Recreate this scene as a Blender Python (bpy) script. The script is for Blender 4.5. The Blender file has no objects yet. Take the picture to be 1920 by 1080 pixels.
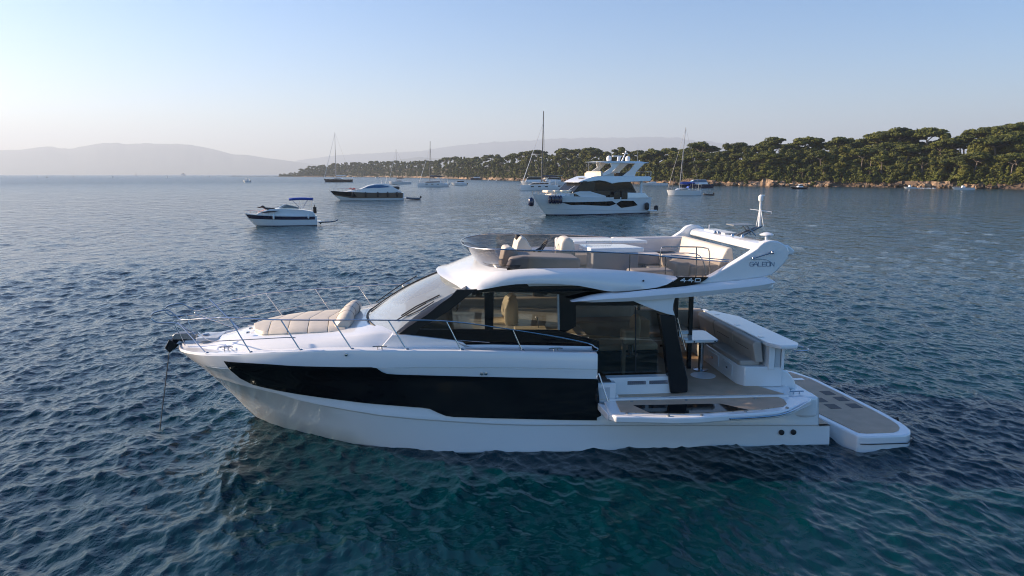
import bpy, bmesh, math, random
import numpy as np
from mathutils import Vector, Matrix, noise as mnoise

SC = bpy.context.scene
COL = SC.collection
R = math.radians

# ---------------------------------------------------------------- camera
FPX, CAMH, PSI = 1350.0, 5.2, R(5.5)
TH = math.atan(213.0 / FPX)
cam = bpy.data.cameras.new('camera')
cam_o = bpy.data.objects.new('camera', cam)
COL.objects.link(cam_o)
cam.sensor_width = 36.0
cam.lens = 36.0 * FPX / 1920.0
cam.clip_start = 0.1
cam.clip_end = 90000
cam_o.location = (0, 0, CAMH)
cam_o.rotation_euler = (R(90) - TH, 0, 0)
SC.camera = cam_o

# ---------------------------------------------------------------- sky and sun
SUN_AZ, SUN_EL = R(-77), R(20)          # azimuth from +Y, negative is to the left
world = bpy.data.worlds.new('World')
SC.world = world
world.use_nodes = True
wn = world.node_tree.nodes
wl = world.node_tree.links
bg = wn['Background']
sky = wn.new('ShaderNodeTexSky')
sky.sky_type = 'NISHITA'
sky.sun_disc = False
sky.sun_elevation = SUN_EL
sky.sun_rotation = SUN_AZ
sky.air_density = 1.0
sky.dust_density = 1.0
sky.ozone_density = 3.0
hs_ = wn.new('ShaderNodeHueSaturation')
hs_.inputs['Saturation'].default_value = 1.3
tn_ = wn.new('ShaderNodeMix')
tn_.data_type = 'RGBA'
tn_.blend_type = 'MULTIPLY'
tn_.inputs['Factor'].default_value = 1
tn_.inputs['B'].default_value = (1.045, .975, 1.04, 1)
wl.new(sky.outputs['Color'], hs_.inputs['Color'])
wl.new(hs_.outputs['Color'], tn_.inputs['A'])
wl.new(tn_.outputs['Result'], bg.inputs['Color'])
bg.inputs['Strength'].default_value = 0.095

sun = bpy.data.lights.new('sun', 'SUN')
sun.energy = 5.0
sun.angle = R(0.6)
sun.color = (1.0, 0.79, 0.57)
sun_o = bpy.data.objects.new('sun', sun)
COL.objects.link(sun_o)
sd = Vector((math.sin(SUN_AZ) * math.cos(SUN_EL), math.cos(SUN_AZ) * math.cos(SUN_EL), math.sin(SUN_EL)))
sun_o.rotation_euler = sd.to_track_quat('Z', 'Y').to_euler()
sun_o.location = (0, 0, 50)

SC.view_settings.view_transform = 'Standard'
SC.view_settings.look = 'None'
SC.view_settings.exposure = 1.08
SC.view_settings.gamma = 1.0
SC.cycles.use_denoising = True
SC.cycles.filter_width = 1.05
SC.cycles.max_bounces = 8
SC.cycles.transparent_max_bounces = 16
SC.cycles.volume_bounces = 0
SC.cycles.sample_clamp_indirect = 6

# ---------------------------------------------------------------- pixel geometry: a picture point to a real place
_c, _s = math.cos(TH), math.sin(TH)
AX = np.array([math.cos(PSI), math.sin(PSI)])
PX = np.array([math.sin(PSI), -math.cos(PSI)])
YO = np.array([-6.9605, 14.7497])

def ray(x, y):
    a = (x - 960) / FPX
    b = (540 - y) / FPX
    return np.array([a, _c + b * _s, -_s + b * _c])

def ground(x, y, z=0.0):
    d = ray(x, y)
    t = (CAMH - z) / -d[2]
    return d[0] * t, d[1] * t

def UV(x, y, z):                       # point of the yacht's own frame on the level z
    p = np.array(ground(x, y, z)) - YO
    return float(p @ AX), float(p @ PX)

def UZ(x, y, v):                       # point of the yacht's own frame at the offset v to port
    r = ray(x, y)
    t = (v + YO @ PX) / (r[:2] @ PX)
    p = r[:2] * t - YO
    return float(p @ AX), float(CAMH + r[2] * t)

def uzs(pts, v):
    return [UZ(x, y, v) for x, y in pts]

def uvs(pts, z):
    return [UV(x, y, z) for x, y in pts]

# ---------------------------------------------------------------- materials
def mat(name, col, rough=0.5, metal=0.0, coat=0.0, noise=0.0, nscale=6.0, bump=0.0, bscale=60.0, spec=0.5, emit=None):
    m = bpy.data.materials.new(name)
    m.use_nodes = True
    nt = m.node_tree
    b = nt.nodes['Principled BSDF']
    b.inputs['Base Color'].default_value = (*col, 1)
    b.inputs['Roughness'].default_value = rough
    b.inputs['Metallic'].default_value = metal
    b.inputs['Coat Weight'].default_value = coat
    b.inputs['Coat Roughness'].default_value = 0.05
    b.inputs['Specular IOR Level'].default_value = spec
    if noise or bump:
        tc = nt.nodes.new('ShaderNodeTexCoord')
    if noise:
        n = nt.nodes.new('ShaderNodeTexNoise')
        n.inputs['Scale'].default_value = nscale
        n.inputs['Detail'].default_value = 5
        mr = nt.nodes.new('ShaderNodeMapRange')
        mr.inputs['From Min'].default_value = 0.3
        mr.inputs['From Max'].default_value = 0.7
        mr.inputs['To Min'].default_value = 1 - noise
        mr.inputs['To Max'].default_value = 1 + noise
        mx = nt.nodes.new('ShaderNodeMix')
        mx.data_type = 'RGBA'
        mx.blend_type = 'MULTIPLY'
        mx.inputs['Factor'].default_value = 1
        mx.inputs['A'].default_value = (*col, 1)
        nt.links.new(tc.outputs['Object'], n.inputs['Vector'])
        nt.links.new(n.outputs['Fac'], mr.inputs['Value'])
        nt.links.new(mr.outputs['Result'], mx.inputs['B'])
        nt.links.new(mx.outputs['Result'], b.inputs['Base Color'])
    if bump:
        n = nt.nodes.new('ShaderNodeTexNoise')
        n.inputs['Scale'].default_value = bscale
        n.inputs['Detail'].default_value = 4
        bp = nt.nodes.new('ShaderNodeBump')
        bp.inputs['Strength'].default_value = bump
        bp.inputs['Distance'].default_value = 0.02
        nt.links.new(tc.outputs['Object'], n.inputs['Vector'])
        nt.links.new(n.outputs['Fac'], bp.inputs['Height'])
        nt.links.new(bp.outputs['Normal'], b.inputs['Normal'])
    return m

def glass_mat(name, tint, refl=1.0, rough=0.0, ior=1.5, veil=None):
    m = bpy.data.materials.new(name)
    m.use_nodes = True
    nt = m.node_tree
    nt.nodes.clear()
    out = nt.nodes.new('ShaderNodeOutputMaterial')
    tr = nt.nodes.new('ShaderNodeBsdfTransparent')
    tr.inputs['Color'].default_value = (*tint, 1)
    gl = nt.nodes.new('ShaderNodeBsdfGlossy')
    gl.inputs['Roughness'].default_value = rough
    gl.inputs['Color'].default_value = (refl, refl, refl, 1)
    fr = nt.nodes.new('ShaderNodeFresnel')
    ge = nt.nodes.new('ShaderNodeNewGeometry')       # thin pane: same reflectance from both sides
    im = nt.nodes.new('ShaderNodeMapRange')
    im.inputs['To Min'].default_value = ior
    im.inputs['To Max'].default_value = 1 / ior
    nt.links.new(ge.outputs['Backfacing'], im.inputs['Value'])
    nt.links.new(im.outputs['Result'], fr.inputs['IOR'])
    mx = nt.nodes.new('ShaderNodeMixShader')
    nt.links.new(fr.outputs[0], mx.inputs[0])
    base = tr
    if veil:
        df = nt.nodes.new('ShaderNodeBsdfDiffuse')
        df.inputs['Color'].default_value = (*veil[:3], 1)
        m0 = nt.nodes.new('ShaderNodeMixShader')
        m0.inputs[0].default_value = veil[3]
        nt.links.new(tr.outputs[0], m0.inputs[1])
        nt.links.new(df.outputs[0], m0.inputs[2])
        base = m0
    nt.links.new(base.outputs[0], mx.inputs[1])
    nt.links.new(gl.outputs[0], mx.inputs[2])
    nt.links.new(mx.outputs[0], out.inputs['Surface'])
    return m

M = {
    'gel': mat('white gelcoat', (.80, .80, .80), .15, coat=.7, noise=.012, nscale=.8, bump=.02, bscale=1.5),
    'gel2': mat('pale gelcoat', (.72, .73, .74), .3, coat=.3),
    'gelgrey': mat('light grey gelcoat', (.5, .52, .54), .3, coat=.4),
    'blk': mat('black gloss', (.004, .004, .005), .06, bump=.01, bscale=1.2, spec=.3),
    'blkp': mat('black paint', (.010, .011, .013), .25, spec=.35),
    'rubber': mat('black rubber', (.02, .02, .022), .6),
    'steel': mat('stainless steel', (.46, .46, .48), .18, metal=1.0, bump=.03, bscale=30),
    'galv': mat('galvanised steel', (.3, .31, .32), .45, metal=.8, noise=.2, nscale=30),
    'beige': mat('beige vinyl', (.58, .52, .44), .55, noise=.05, nscale=5, bump=.1, bscale=90),
    'taupe': mat('taupe vinyl', (.58, .56, .55), .6, noise=.06, nscale=5, bump=.1, bscale=90),
    'greige': mat('grey beige vinyl', (.43, .375, .33), .6, noise=.06, nscale=5, bump=.1, bscale=90),
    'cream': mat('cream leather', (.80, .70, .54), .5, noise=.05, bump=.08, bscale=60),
    'seam': mat('dark seam', (.12, .09, .075), .8),
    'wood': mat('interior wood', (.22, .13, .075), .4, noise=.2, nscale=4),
    'tan_reflection': mat('tan boat reflection', (.42, .27, .16), .45, noise=.12, nscale=3),  # tone of another boat's reflection, put into a block behind the panes
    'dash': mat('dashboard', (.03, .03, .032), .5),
    'ceil': mat('interior ceiling', (.35, .31, .27), .6),
    'logo': mat('blue grey lettering', (.20, .26, .36), .4),
    'white': mat('white paint', (.82, .82, .82), .35),
    'navy': mat('navy paint', (.006, .010, .045), .2, coat=.5),
    'navycloth': mat('navy canvas', (.02, .07, .34), .8),
    'tan': mat('metallic brown paint', (.20, .145, .11), .3, metal=.3, coat=.5),
    'blackhull': mat('black hull paint', (.012, .014, .022), .2, coat=.5),
    'alu': mat('grey aluminium mast', (.33, .33, .35), .4, metal=.5),
    'dkalu': mat('dark mast', (.09, .09, .10), .4, metal=.4),
    'bluewin': mat('blue tinted window', (.05, .14, .26), .12),
    'red': mat('red cloth', (.35, .05, .05), .8),
    'pink': mat('pink towel', (.60, .30, .27), .8),
    'orange': mat('orange marker', (.7, .2, .04), .5),
    'greyrib': mat('grey rubber tube', (.10, .115, .14), .5),
    'g_screen': glass_mat('smoked acrylic', (.42, .395, .39), 1.0, 0.0, 1.5),
    'g_cabin': glass_mat('tinted saloon glass', (.50, .47, .40), .9),
    'g_aft': glass_mat('dark aft glass', (.38, .34, .28), 1.0),
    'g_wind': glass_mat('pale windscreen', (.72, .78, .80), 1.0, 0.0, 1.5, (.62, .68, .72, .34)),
    'g_far': glass_mat('blue boat glass', (.25, .35, .42), 1.0),
}

def teak_mat(name, col, scale=14.0):
    m = mat(name, col, .6, noise=.10, nscale=3.0)
    nt = m.node_tree
    b = nt.nodes['Principled BSDF']
    src = b.inputs['Base Color'].links[0].from_socket
    tc = nt.nodes.new('ShaderNodeTexCoord')
    w = nt.nodes.new('ShaderNodeTexWave')
    w.wave_type = 'BANDS'
    w.bands_direction = 'Y'
    w.inputs['Scale'].default_value = scale / 3.1416 * 0.5
    w.inputs['Distortion'].default_value = 0
    cr = nt.nodes.new('ShaderNodeValToRGB')
    cr.color_ramp.elements[0].position = 0.0
    cr.color_ramp.elements[0].color = (.55, .52, .5, 1)
    cr.color_ramp.elements[1].position = 0.10
    cr.color_ramp.elements[1].color = (1, 1, 1, 1)
    mx = nt.nodes.new('ShaderNodeMix')
    mx.data_type = 'RGBA'
    mx.blend_type = 'MULTIPLY'
    mx.inputs['Factor'].default_value = 1
    nt.links.new(tc.outputs['Object'], w.inputs['Vector'])
    nt.links.new(w.outputs['Fac'], cr.inputs['Fac'])
    nt.links.new(src, mx.inputs['A'])
    nt.links.new(cr.outputs['Color'], mx.inputs['B'])
    nt.links.new(mx.outputs['Result'], b.inputs['Base Color'])
    return m

M['teak'] = teak_mat('synthetic teak', (.54, .385, .27), 60)
M['tile'] = mat('grey pad', (.09, .08, .075), .6, bump=.3, bscale=120)

# ---------------------------------------------------------------- mesh helper (u aft, v to port, z up; y = -v)
class MB:
    def __init__(s):
        s.v = []
        s.f = []

    def add(s, vs, fs):
        o = len(s.v)
        s.v += [tuple(p) for p in vs]
        s.f += [tuple(i + o for i in f) for f in fs]
        return s

    def box(s, u0, u1, v0, v1, z0, z1):
        vs = [(u, v, z) for z in (z0, z1) for v in (v0, v1) for u in (u0, u1)]
        return s.add(vs, [(0, 1, 3, 2), (4, 6, 7, 5), (0, 4, 5, 1), (1, 5, 7, 3), (3, 7, 6, 2), (2, 6, 4, 0)])

    def prism(s, pts, off):
        n = len(pts)
        off = Vector(off)
        vs = [tuple(p) for p in pts] + [tuple(Vector(p) + off) for p in pts]
        fs = [tuple(range(n)), tuple(range(2 * n - 1, n - 1, -1))]
        fs += [(i, (i + 1) % n, n + (i + 1) % n, n + i) for i in range(n)]
        return s.add(vs, fs)

    def slab(s, uvp, z0, z1):
        return s.prism([(u, v, z0) for u, v in uvp], (0, 0, z1 - z0))

    def plate(s, uzp, v0, v1):
        return s.prism([(u, v0, z) for u, z in uzp], (0, v1 - v0, 0))

    def loft(s, rings, close=False, caps=True):
        n = len(rings[0])
        vs = [p for r in rings for p in r]
        fs = []
        for i in range(len(rings) - 1):
            for j in range(n if close else n - 1):
                k = (j + 1) % n
                fs.append((i * n + j, i * n + k, (i + 1) * n + k, (i + 1) * n + j))
        if caps and close:
            fs.append(tuple(range(n)))
            fs.append(tuple(range((len(rings) - 1) * n, len(rings) * n)))
        return s.add(vs, fs)

    def tube(s, pts, r, n=7, closed=False, r1=None):
        P = [Vector(p) for p in pts]
        m = len(P)
        rings = []
        up = Vector((0, 0, 1))
        for i in range(m):
            if closed:
                t = P[(i + 1) % m] - P[i - 1]
            else:
                t = P[min(i + 1, m - 1)] - P[max(i - 1, 0)]
            t.normalize()
            a = t.cross(up)
            if a.length < .1:
                a = t.cross(Vector((1, 0, 0)))
            a.normalize()
            b = t.cross(a)
            rr = r if r1 is None else r + (r1 - r) * i / (m - 1)
            rings.append([tuple(P[i] + (a * math.cos(q) + b * math.sin(q)) * rr) for q in [2 * math.pi * k / n for k in range(n)]])
        if closed:
            rings.append(rings[0])
            return s.loft(rings, True, False)
        return s.loft(rings, True, True)

    def lathe(s, prof, c=(0, 0, 0), n=16, axis='z'):
        rings = []
        for r, h in prof:
            ring = []
            for k in range(n):
                q = 2 * math.pi * k / n
                a, b = r * math.cos(q), r * math.sin(q)
                p = {'z': (a, b, h), 'u': (h, a, b), 'v': (a, h, b)}[axis]
                ring.append((p[0] + c[0], p[1] + c[1], p[2] + c[2]))
            rings.append(ring)
        return s.loft(rings, True, True)

    def ball(s, c, ru, rv, rz, n=12, m=8):
        prof = [(max(math.sin(math.pi * i / m), .02), -math.cos(math.pi * i / m)) for i in range(m + 1)]
        o = len(s.v)
        s.lathe(prof, (0, 0, 0), n)
        s.v[o:] = [(c[0] + x * ru, c[1] + y * rv, c[2] + z * rz) for x, y, z in s.v[o:]]
        return s

    def move(s, o, fn):
        s.v[o:] = [tuple(fn(*p)) for p in s.v[o:]]
        return s

    def build(s, name, m, parent=None, bevel=0, angle=32, seg=2, subsurf=0, flip=True, solid=0, offset=-1):
        me = bpy.data.meshes.new(name)
        vs = [(u, -v, z) for u, v, z in s.v] if flip else s.v
        me.from_pydata(vs, [], s.f)
        bm = bmesh.new()
        bm.from_mesh(me)
        bmesh.ops.remove_doubles(bm, verts=bm.verts, dist=1e-5)
        bmesh.ops.recalc_face_normals(bm, faces=bm.faces)
        bm.to_mesh(me)
        bm.free()
        me.materials.append(m)
        me.shade_smooth()
        me.set_sharp_from_angle(angle=R(angle))
        o = bpy.data.objects.new(name, me)
        COL.objects.link(o)
        o.parent = parent
        if solid:
            md = o.modifiers.new('solid', 'SOLIDIFY')
            md.thickness = solid
            md.offset = offset
        if bevel:
            md = o.modifiers.new('bevel', 'BEVEL')
            md.width = bevel
            md.segments = seg
            md.limit_method = 'ANGLE'
            md.angle_limit = R(40)
            md.harden_normals = False
        if subsurf:
            md = o.modifiers.new('sub', 'SUBSURF')
            md.levels = md.render_levels = subsurf
        return o

def empty(name, loc=(0, 0, 0), rz=0.0):
    o = bpy.data.objects.new(name, None)
    COL.objects.link(o)
    o.location = loc
    o.rotation_euler = (0, 0, rz)
    o.empty_display_size = .5
    return o

def tag(o, label=None, cat=None, group=None, kind=None):
    if label: o['label'] = label
    if cat: o['category'] = cat
    if group: o['group'] = group
    if kind: o['kind'] = kind
    return o

def interp(x, xs, ys):
    return float(np.interp(x, xs, ys))

def smooth_path(pts, n=6, closed=False):
    """Catmull-Rom through the points."""
    P = [Vector(p) for p in pts]
    m = len(P)
    out = []
    rng = range(m) if closed else range(m - 1)
    for i in rng:
        if closed:
            p0, p1, p2, p3 = P[i - 1], P[i], P[(i + 1) % m], P[(i + 2) % m]
        else:
            p0, p1, p2, p3 = P[max(i - 1, 0)], P[i], P[i + 1], P[min(i + 2, m - 1)]
        for k in range(n):
            t = k / n
            out.append(.5 * ((2 * p1) + (p2 - p0) * t + (2 * p0 - 5 * p1 + 4 * p2 - p3) * t * t + (3 * p1 - p0 - 3 * p2 + p3) * t ** 3))
    if not closed:
        out.append(P[-1])
    return [tuple(p) for p in out]

def smooth2(pts, n=5):
    return [(p[0], p[1]) for p in smooth_path([(a, b, 0) for a, b in pts], n)]
# ---------------------------------------------------------------- the sea: one sheet out to the horizon
def build_sea():
    rng = np.random.default_rng(4)
    rs = [0.0, 2.0, 4.0, 5.2, 6.0]
    r = 6.0
    while r < 22:
        r += max(.036, r * r / 9500.0)
        rs.append(r)
    while r < 420:
        r += r * r / 11500.0
        rs.append(r)
    while r < 45000:
        r *= 1.12
        rs.append(r)
    rs = np.array(rs)
    dr = np.gradient(rs)
    th = np.concatenate([np.linspace(-180, -58, 50, endpoint=False), np.linspace(-58, -44, 50, endpoint=False),
                         np.linspace(-44, 44, 1250, endpoint=False), np.linspace(44, 58, 50, endpoint=False),
                         np.linspace(58, 180, 50, endpoint=False)])
    a = np.radians(th)
    nr, na = len(rs), len(th)
    X = rs[:, None] * np.sin(a)[None]
    Y = rs[:, None] * np.cos(a)[None]
    dth = np.gradient(a)
    cell = np.maximum(dr[:, None], rs[:, None] * dth[None])
    dx = np.zeros_like(X); dy = np.zeros_like(X); Z = np.zeros_like(X)
    wind = R(203)
    for k in range(130):
        lam = .17 * (5.5 / .17) ** (rng.random() ** 1.45)
        sp = .9 if lam < 1.5 else .6
        d = wind + rng.normal() * sp
        kk = 2 * math.pi / lam
        amp = .0053 * lam ** .9 * (.5 + rng.random())
        if lam > .9:
            amp *= (.9 / lam) ** .95
        w = np.clip((lam / cell - 2.2) / 2.2, 0, 1)
        ph = kk * (X * math.cos(d) + Y * math.sin(d)) + rng.random() * 6.283
        Z += w * amp * np.sin(ph)
        q = 1.15
        dx += w * q * amp * np.cos(ph) * math.cos(d)
        dy += w * q * amp * np.cos(ph) * math.sin(d)
    # patches of calmer and rougher water
    pat = .80 + .42 * np.sin(X * .13 + 1.7 * np.sin(Y * .08)) * np.sin(Y * .09 + 1.1 * np.sin(X * .05 + 2))
    # sheltered, calmer water in the lee of the big hull, towards the camera
    lee = np.exp(-(((X - 1.5) / 7.5) ** 2 + ((Y - 9.5) / 4.2) ** 2))
    shel = 1 - .58 * lee
    pat = pat * shel
    Z *= pat
    V = np.stack([X + dx * pat, Y + dy * pat, Z], -1).reshape(-1, 3)
    i = np.arange(nr - 1)[:, None]
    j = np.arange(na)[None]
    jn = (j + 1) % na
    F = np.stack([i * na + j, i * na + jn, (i + 1) * na + jn, (i + 1) * na + j], -1).reshape(-1, 4)
    me = bpy.data.meshes.new('sea')
    me.vertices.add(len(V))
    me.vertices.foreach_set('co', V.astype(np.float32).ravel())
    me.loops.add(F.size)
    me.loops.foreach_set('vertex_index', F[:, ::-1].astype(np.int32).ravel())
    me.polygons.add(len(F))
    me.polygons.foreach_set('loop_start', np.arange(0, F.size, 4, dtype=np.int32))
    me.update(calc_edges=True)
    me.shade_smooth()
    at_ = me.attributes.new('chop', 'FLOAT', 'POINT')
    at_.data.foreach_set('value', (shel * (.75 + .25 * pat)).astype(np.float32).ravel())
    m = bpy.data.materials.new('sea water')
    m.use_nodes = True
    nt = m.node_tree
    b = nt.nodes['Principled BSDF']
    b.inputs['Base Color'].default_value = (.0001, .021, .030, 1)
    b.inputs['Roughness'].default_value = .045
    b.inputs['IOR'].default_value = 1.333
    b.inputs['Specular IOR Level'].default_value = .45
    b.inputs['Specular Tint'].default_value = (.68, .93, 1.0, 1)
    tc = nt.nodes.new('ShaderNodeTexCoord')
    mp = nt.nodes.new('ShaderNodeMapping')
    mp.inputs['Rotation'].default_value = (0, 0, R(-23))
    mp.inputs['Scale'].default_value = (1.0, .55, 1.0)
    nt.links.new(tc.outputs['Object'], mp.inputs['Vector'])
    prev = None
    for sc_, dist, det in ((13.0, .016, 4), (5.0, .036, 4), (2.2, .08, 3), (.9, .34, 4), (.4, .8, 3), (.16, 1.7, 3)):
        n = nt.nodes.new('ShaderNodeTexNoise')
        n.inputs['Scale'].default_value = sc_
        n.inputs['Detail'].default_value = det
        n.inputs['Roughness'].default_value = .55
        nt.links.new(mp.outputs[0], n.inputs['Vector'])
        bp = nt.nodes.new('ShaderNodeBump')
        bp.inputs['Distance'].default_value = dist
        bp.inputs['Strength'].default_value = 1
        if sc_ > 2:
            an = nt.nodes.new('ShaderNodeAttribute')
            an.attribute_name = 'chop'
            nt.links.new(an.outputs['Fac'], bp.inputs['Strength'])
        if sc_ < 2:
            # longer ripples come in where the mesh itself can no longer carry them
            cd = nt.nodes.new('ShaderNodeVectorMath'); cd.operation = 'LENGTH'
            nt.links.new(tc.outputs['Object'], cd.inputs[0])
            mr = nt.nodes.new('ShaderNodeMapRange')
            lo, hi = (14, 70) if sc_ > .5 else ((35, 150) if sc_ > .3 else (90, 320))
            mr.inputs['From Min'].default_value = lo
            mr.inputs['From Max'].default_value = hi
            nt.links.new(cd.outputs['Value'], mr.inputs['Value'])
            nt.links.new(mr.outputs['Result'], bp.inputs['Strength'])
        nt.links.new(n.outputs['Fac'], bp.inputs['Height'])
        if prev: nt.links.new(prev.outputs[0], bp.inputs['Normal'])
        prev = bp
    nt.links.new(prev.outputs[0], b.inputs['Normal'])
    # waves too small to be modelled far out make the surface rougher there
    cd = nt.nodes.new('ShaderNodeVectorMath'); cd.operation = 'LENGTH'
    nt.links.new(tc.outputs['Object'], cd.inputs[0])
    mr = nt.nodes.new('ShaderNodeMapRange')
    mr.inputs['From Min'].default_value = 25
    mr.inputs['From Max'].default_value = 500
    mr.inputs['To Min'].default_value = .05
    mr.inputs['To Max'].default_value = .24
    nt.links.new(cd.outputs['Value'], mr.inputs['Value'])
    nt.links.new(mr.outputs['Result'], b.inputs['Roughness'])
    me.materials.append(m)
    o = bpy.data.objects.new('sea', me)
    COL.objects.link(o)
    return tag(o, 'dark teal rippled sea filling the bay', kind='structure')

sea = build_sea()

# ---------------------------------------------------------------- far hills
def mountain(name, ctrl, dist, depth, m, seed, label):
    """ctrl: (pixel x, pixel y of the ridge line) -> real ridge at the given distance."""
    xs = np.arange(ctrl[0][0], ctrl[-1][0] + 1, 3.0)
    ys = np.interp(xs, [c[0] for c in ctrl], [c[1] for c in ctrl])
    k = np.ones(5) / 5
    ys = np.convolve(np.pad(ys, 2, 'edge'), k, 'valid')
    rows = []
    fr = [(-1.0, 0), (-.75, .12), (-.5, .34), (-.3, .58), (-.15, .8), (0, 1), (.3, .8), (.7, .3), (1, 0)]
    for t, hfac in fr:
        row = []
        for x, y in zip(xs, ys):
            r_ = ray(x, y)
            tt = dist / r_[1]
            h = CAMH + r_[2] * tt
            n = mnoise.fractal(Vector((x * .012, t * 2.3, seed)), .9, 2.1, 5)
            n2 = mnoise.fractal(Vector((x * .05, seed, 0)), .8, 2.1, 4)
            hh = max(h, 0) * (1 + (.03 * n2 if t == 0 else 0)) * hfac * (1 + .22 * n * (1 - abs(hfac - .5) * .8) * (0 if t == 0 else 1))
            D = dist + t * depth
            row.append((r_[0] / r_[1] * D, D, hh - 3))
        rows.append(row)
    mb = MB().loft(rows, False, False)
    o = mb.build(name, m, None, flip=False, angle=180)
    return tag(o, label, kind='structure')

hillm = mat('wooded hill', (.045, .06, .04), .95, noise=.35, nscale=.002)
mountain('hills', [(-620, 318), (-400, 296), (-200, 276), (0, 281), (40, 280), (90, 274), (105, 276), (130, 279), (160, 273), (190, 268), (215, 267), (240, 270), (270, 268), (300, 269), (350, 270), (385, 276), (415, 283), (440, 290), (465, 290), (500, 296), (540, 301), (600, 309), (680, 316), (760, 322), (830, 327)],
         12000, 2200, hillm, 3.0, 'hazy blue hill range across the bay on the left')
mountain('hills', [(470, 327), (560, 300), (640, 290), (720, 286), (790, 283), (850, 273), (900, 268), (960, 264), (1010, 262), (1050, 259), (1100, 258), (1150, 258), (1200, 257), (1245, 256), (1275, 259), (1310, 264), (1360, 268), (1450, 275), (1600, 285), (1900, 300), (2300, 312), (2600, 322)],
         15500, 1200, hillm, 8.0, 'faint high mountain range behind the wooded cape')
mountain('hills', [(560, 327), (650, 318), (740, 300), (780, 294), (810, 296), (850, 297), (900, 303), (1000, 310), (1200, 320), (1400, 327)],
         10500, 1500, hillm, 5.0, 'low hazy hill peeping over the pines')

# ---------------------------------------------------------------- the wooded cape
SHORE = [(522, 331.2), (560, 331.3), (640, 331.6), (720, 332.2), (800, 333.6), (880, 336.2), (960, 338.4), (1080, 341.5), (1200, 345.2), (1330, 348), (1440, 349.2), (1600, 350.6), (1700, 351.6), (1920, 355), (2150, 359), (2500, 366)]
SKYL = [(500, 330), (522, 322), (545, 317), (575, 312), (620, 307), (680, 303), (740, 301), (800, 299), (850, 294), (900, 291), (960, 285), (1000, 280), (1080, 277), (1150, 276), (1210, 279), (1260, 276), (1300, 270), (1350, 270), (1400, 266), (1440, 265), (1500, 262), (1560, 259), (1610, 258), (1680, 254), (1740, 257), (1800, 252), (1860, 248), (1920, 243), (2050, 240), (2200, 300), (2500, 330)]

def shore_y(x): return interp(x, [p[0] for p in SHORE], [p[1] for p in SHORE])
def sky_y(x): return interp(x, [p[0] for p in SKYL], [p[1] for p in SKYL])

def land_pt(px, back):
    """place on the cape: shore point seen at px, then straight inland"""
    X, Y = ground(px, shore_y(px))
    L = math.hypot(X, Y)
    return X * (1 + back / L), Y * (1 + back / L), L

TREE_BACK = 62.0
def land_z(px, back):
    X, Y, L = land_pt(px, back)
    D = L + TREE_BACK
    top = CAMH + (327 - sky_y(px)) * D / FPX * .985        # height of the skyline crowns
    g = max(top - 14.2, 2.2)
    t = min(max(back / TREE_BACK, 0), 1)
    return 1.4 + (g - 1.4) * (t * t * (3 - 2 * t)) * .98 if back > 3 else .3 + back * .4

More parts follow.
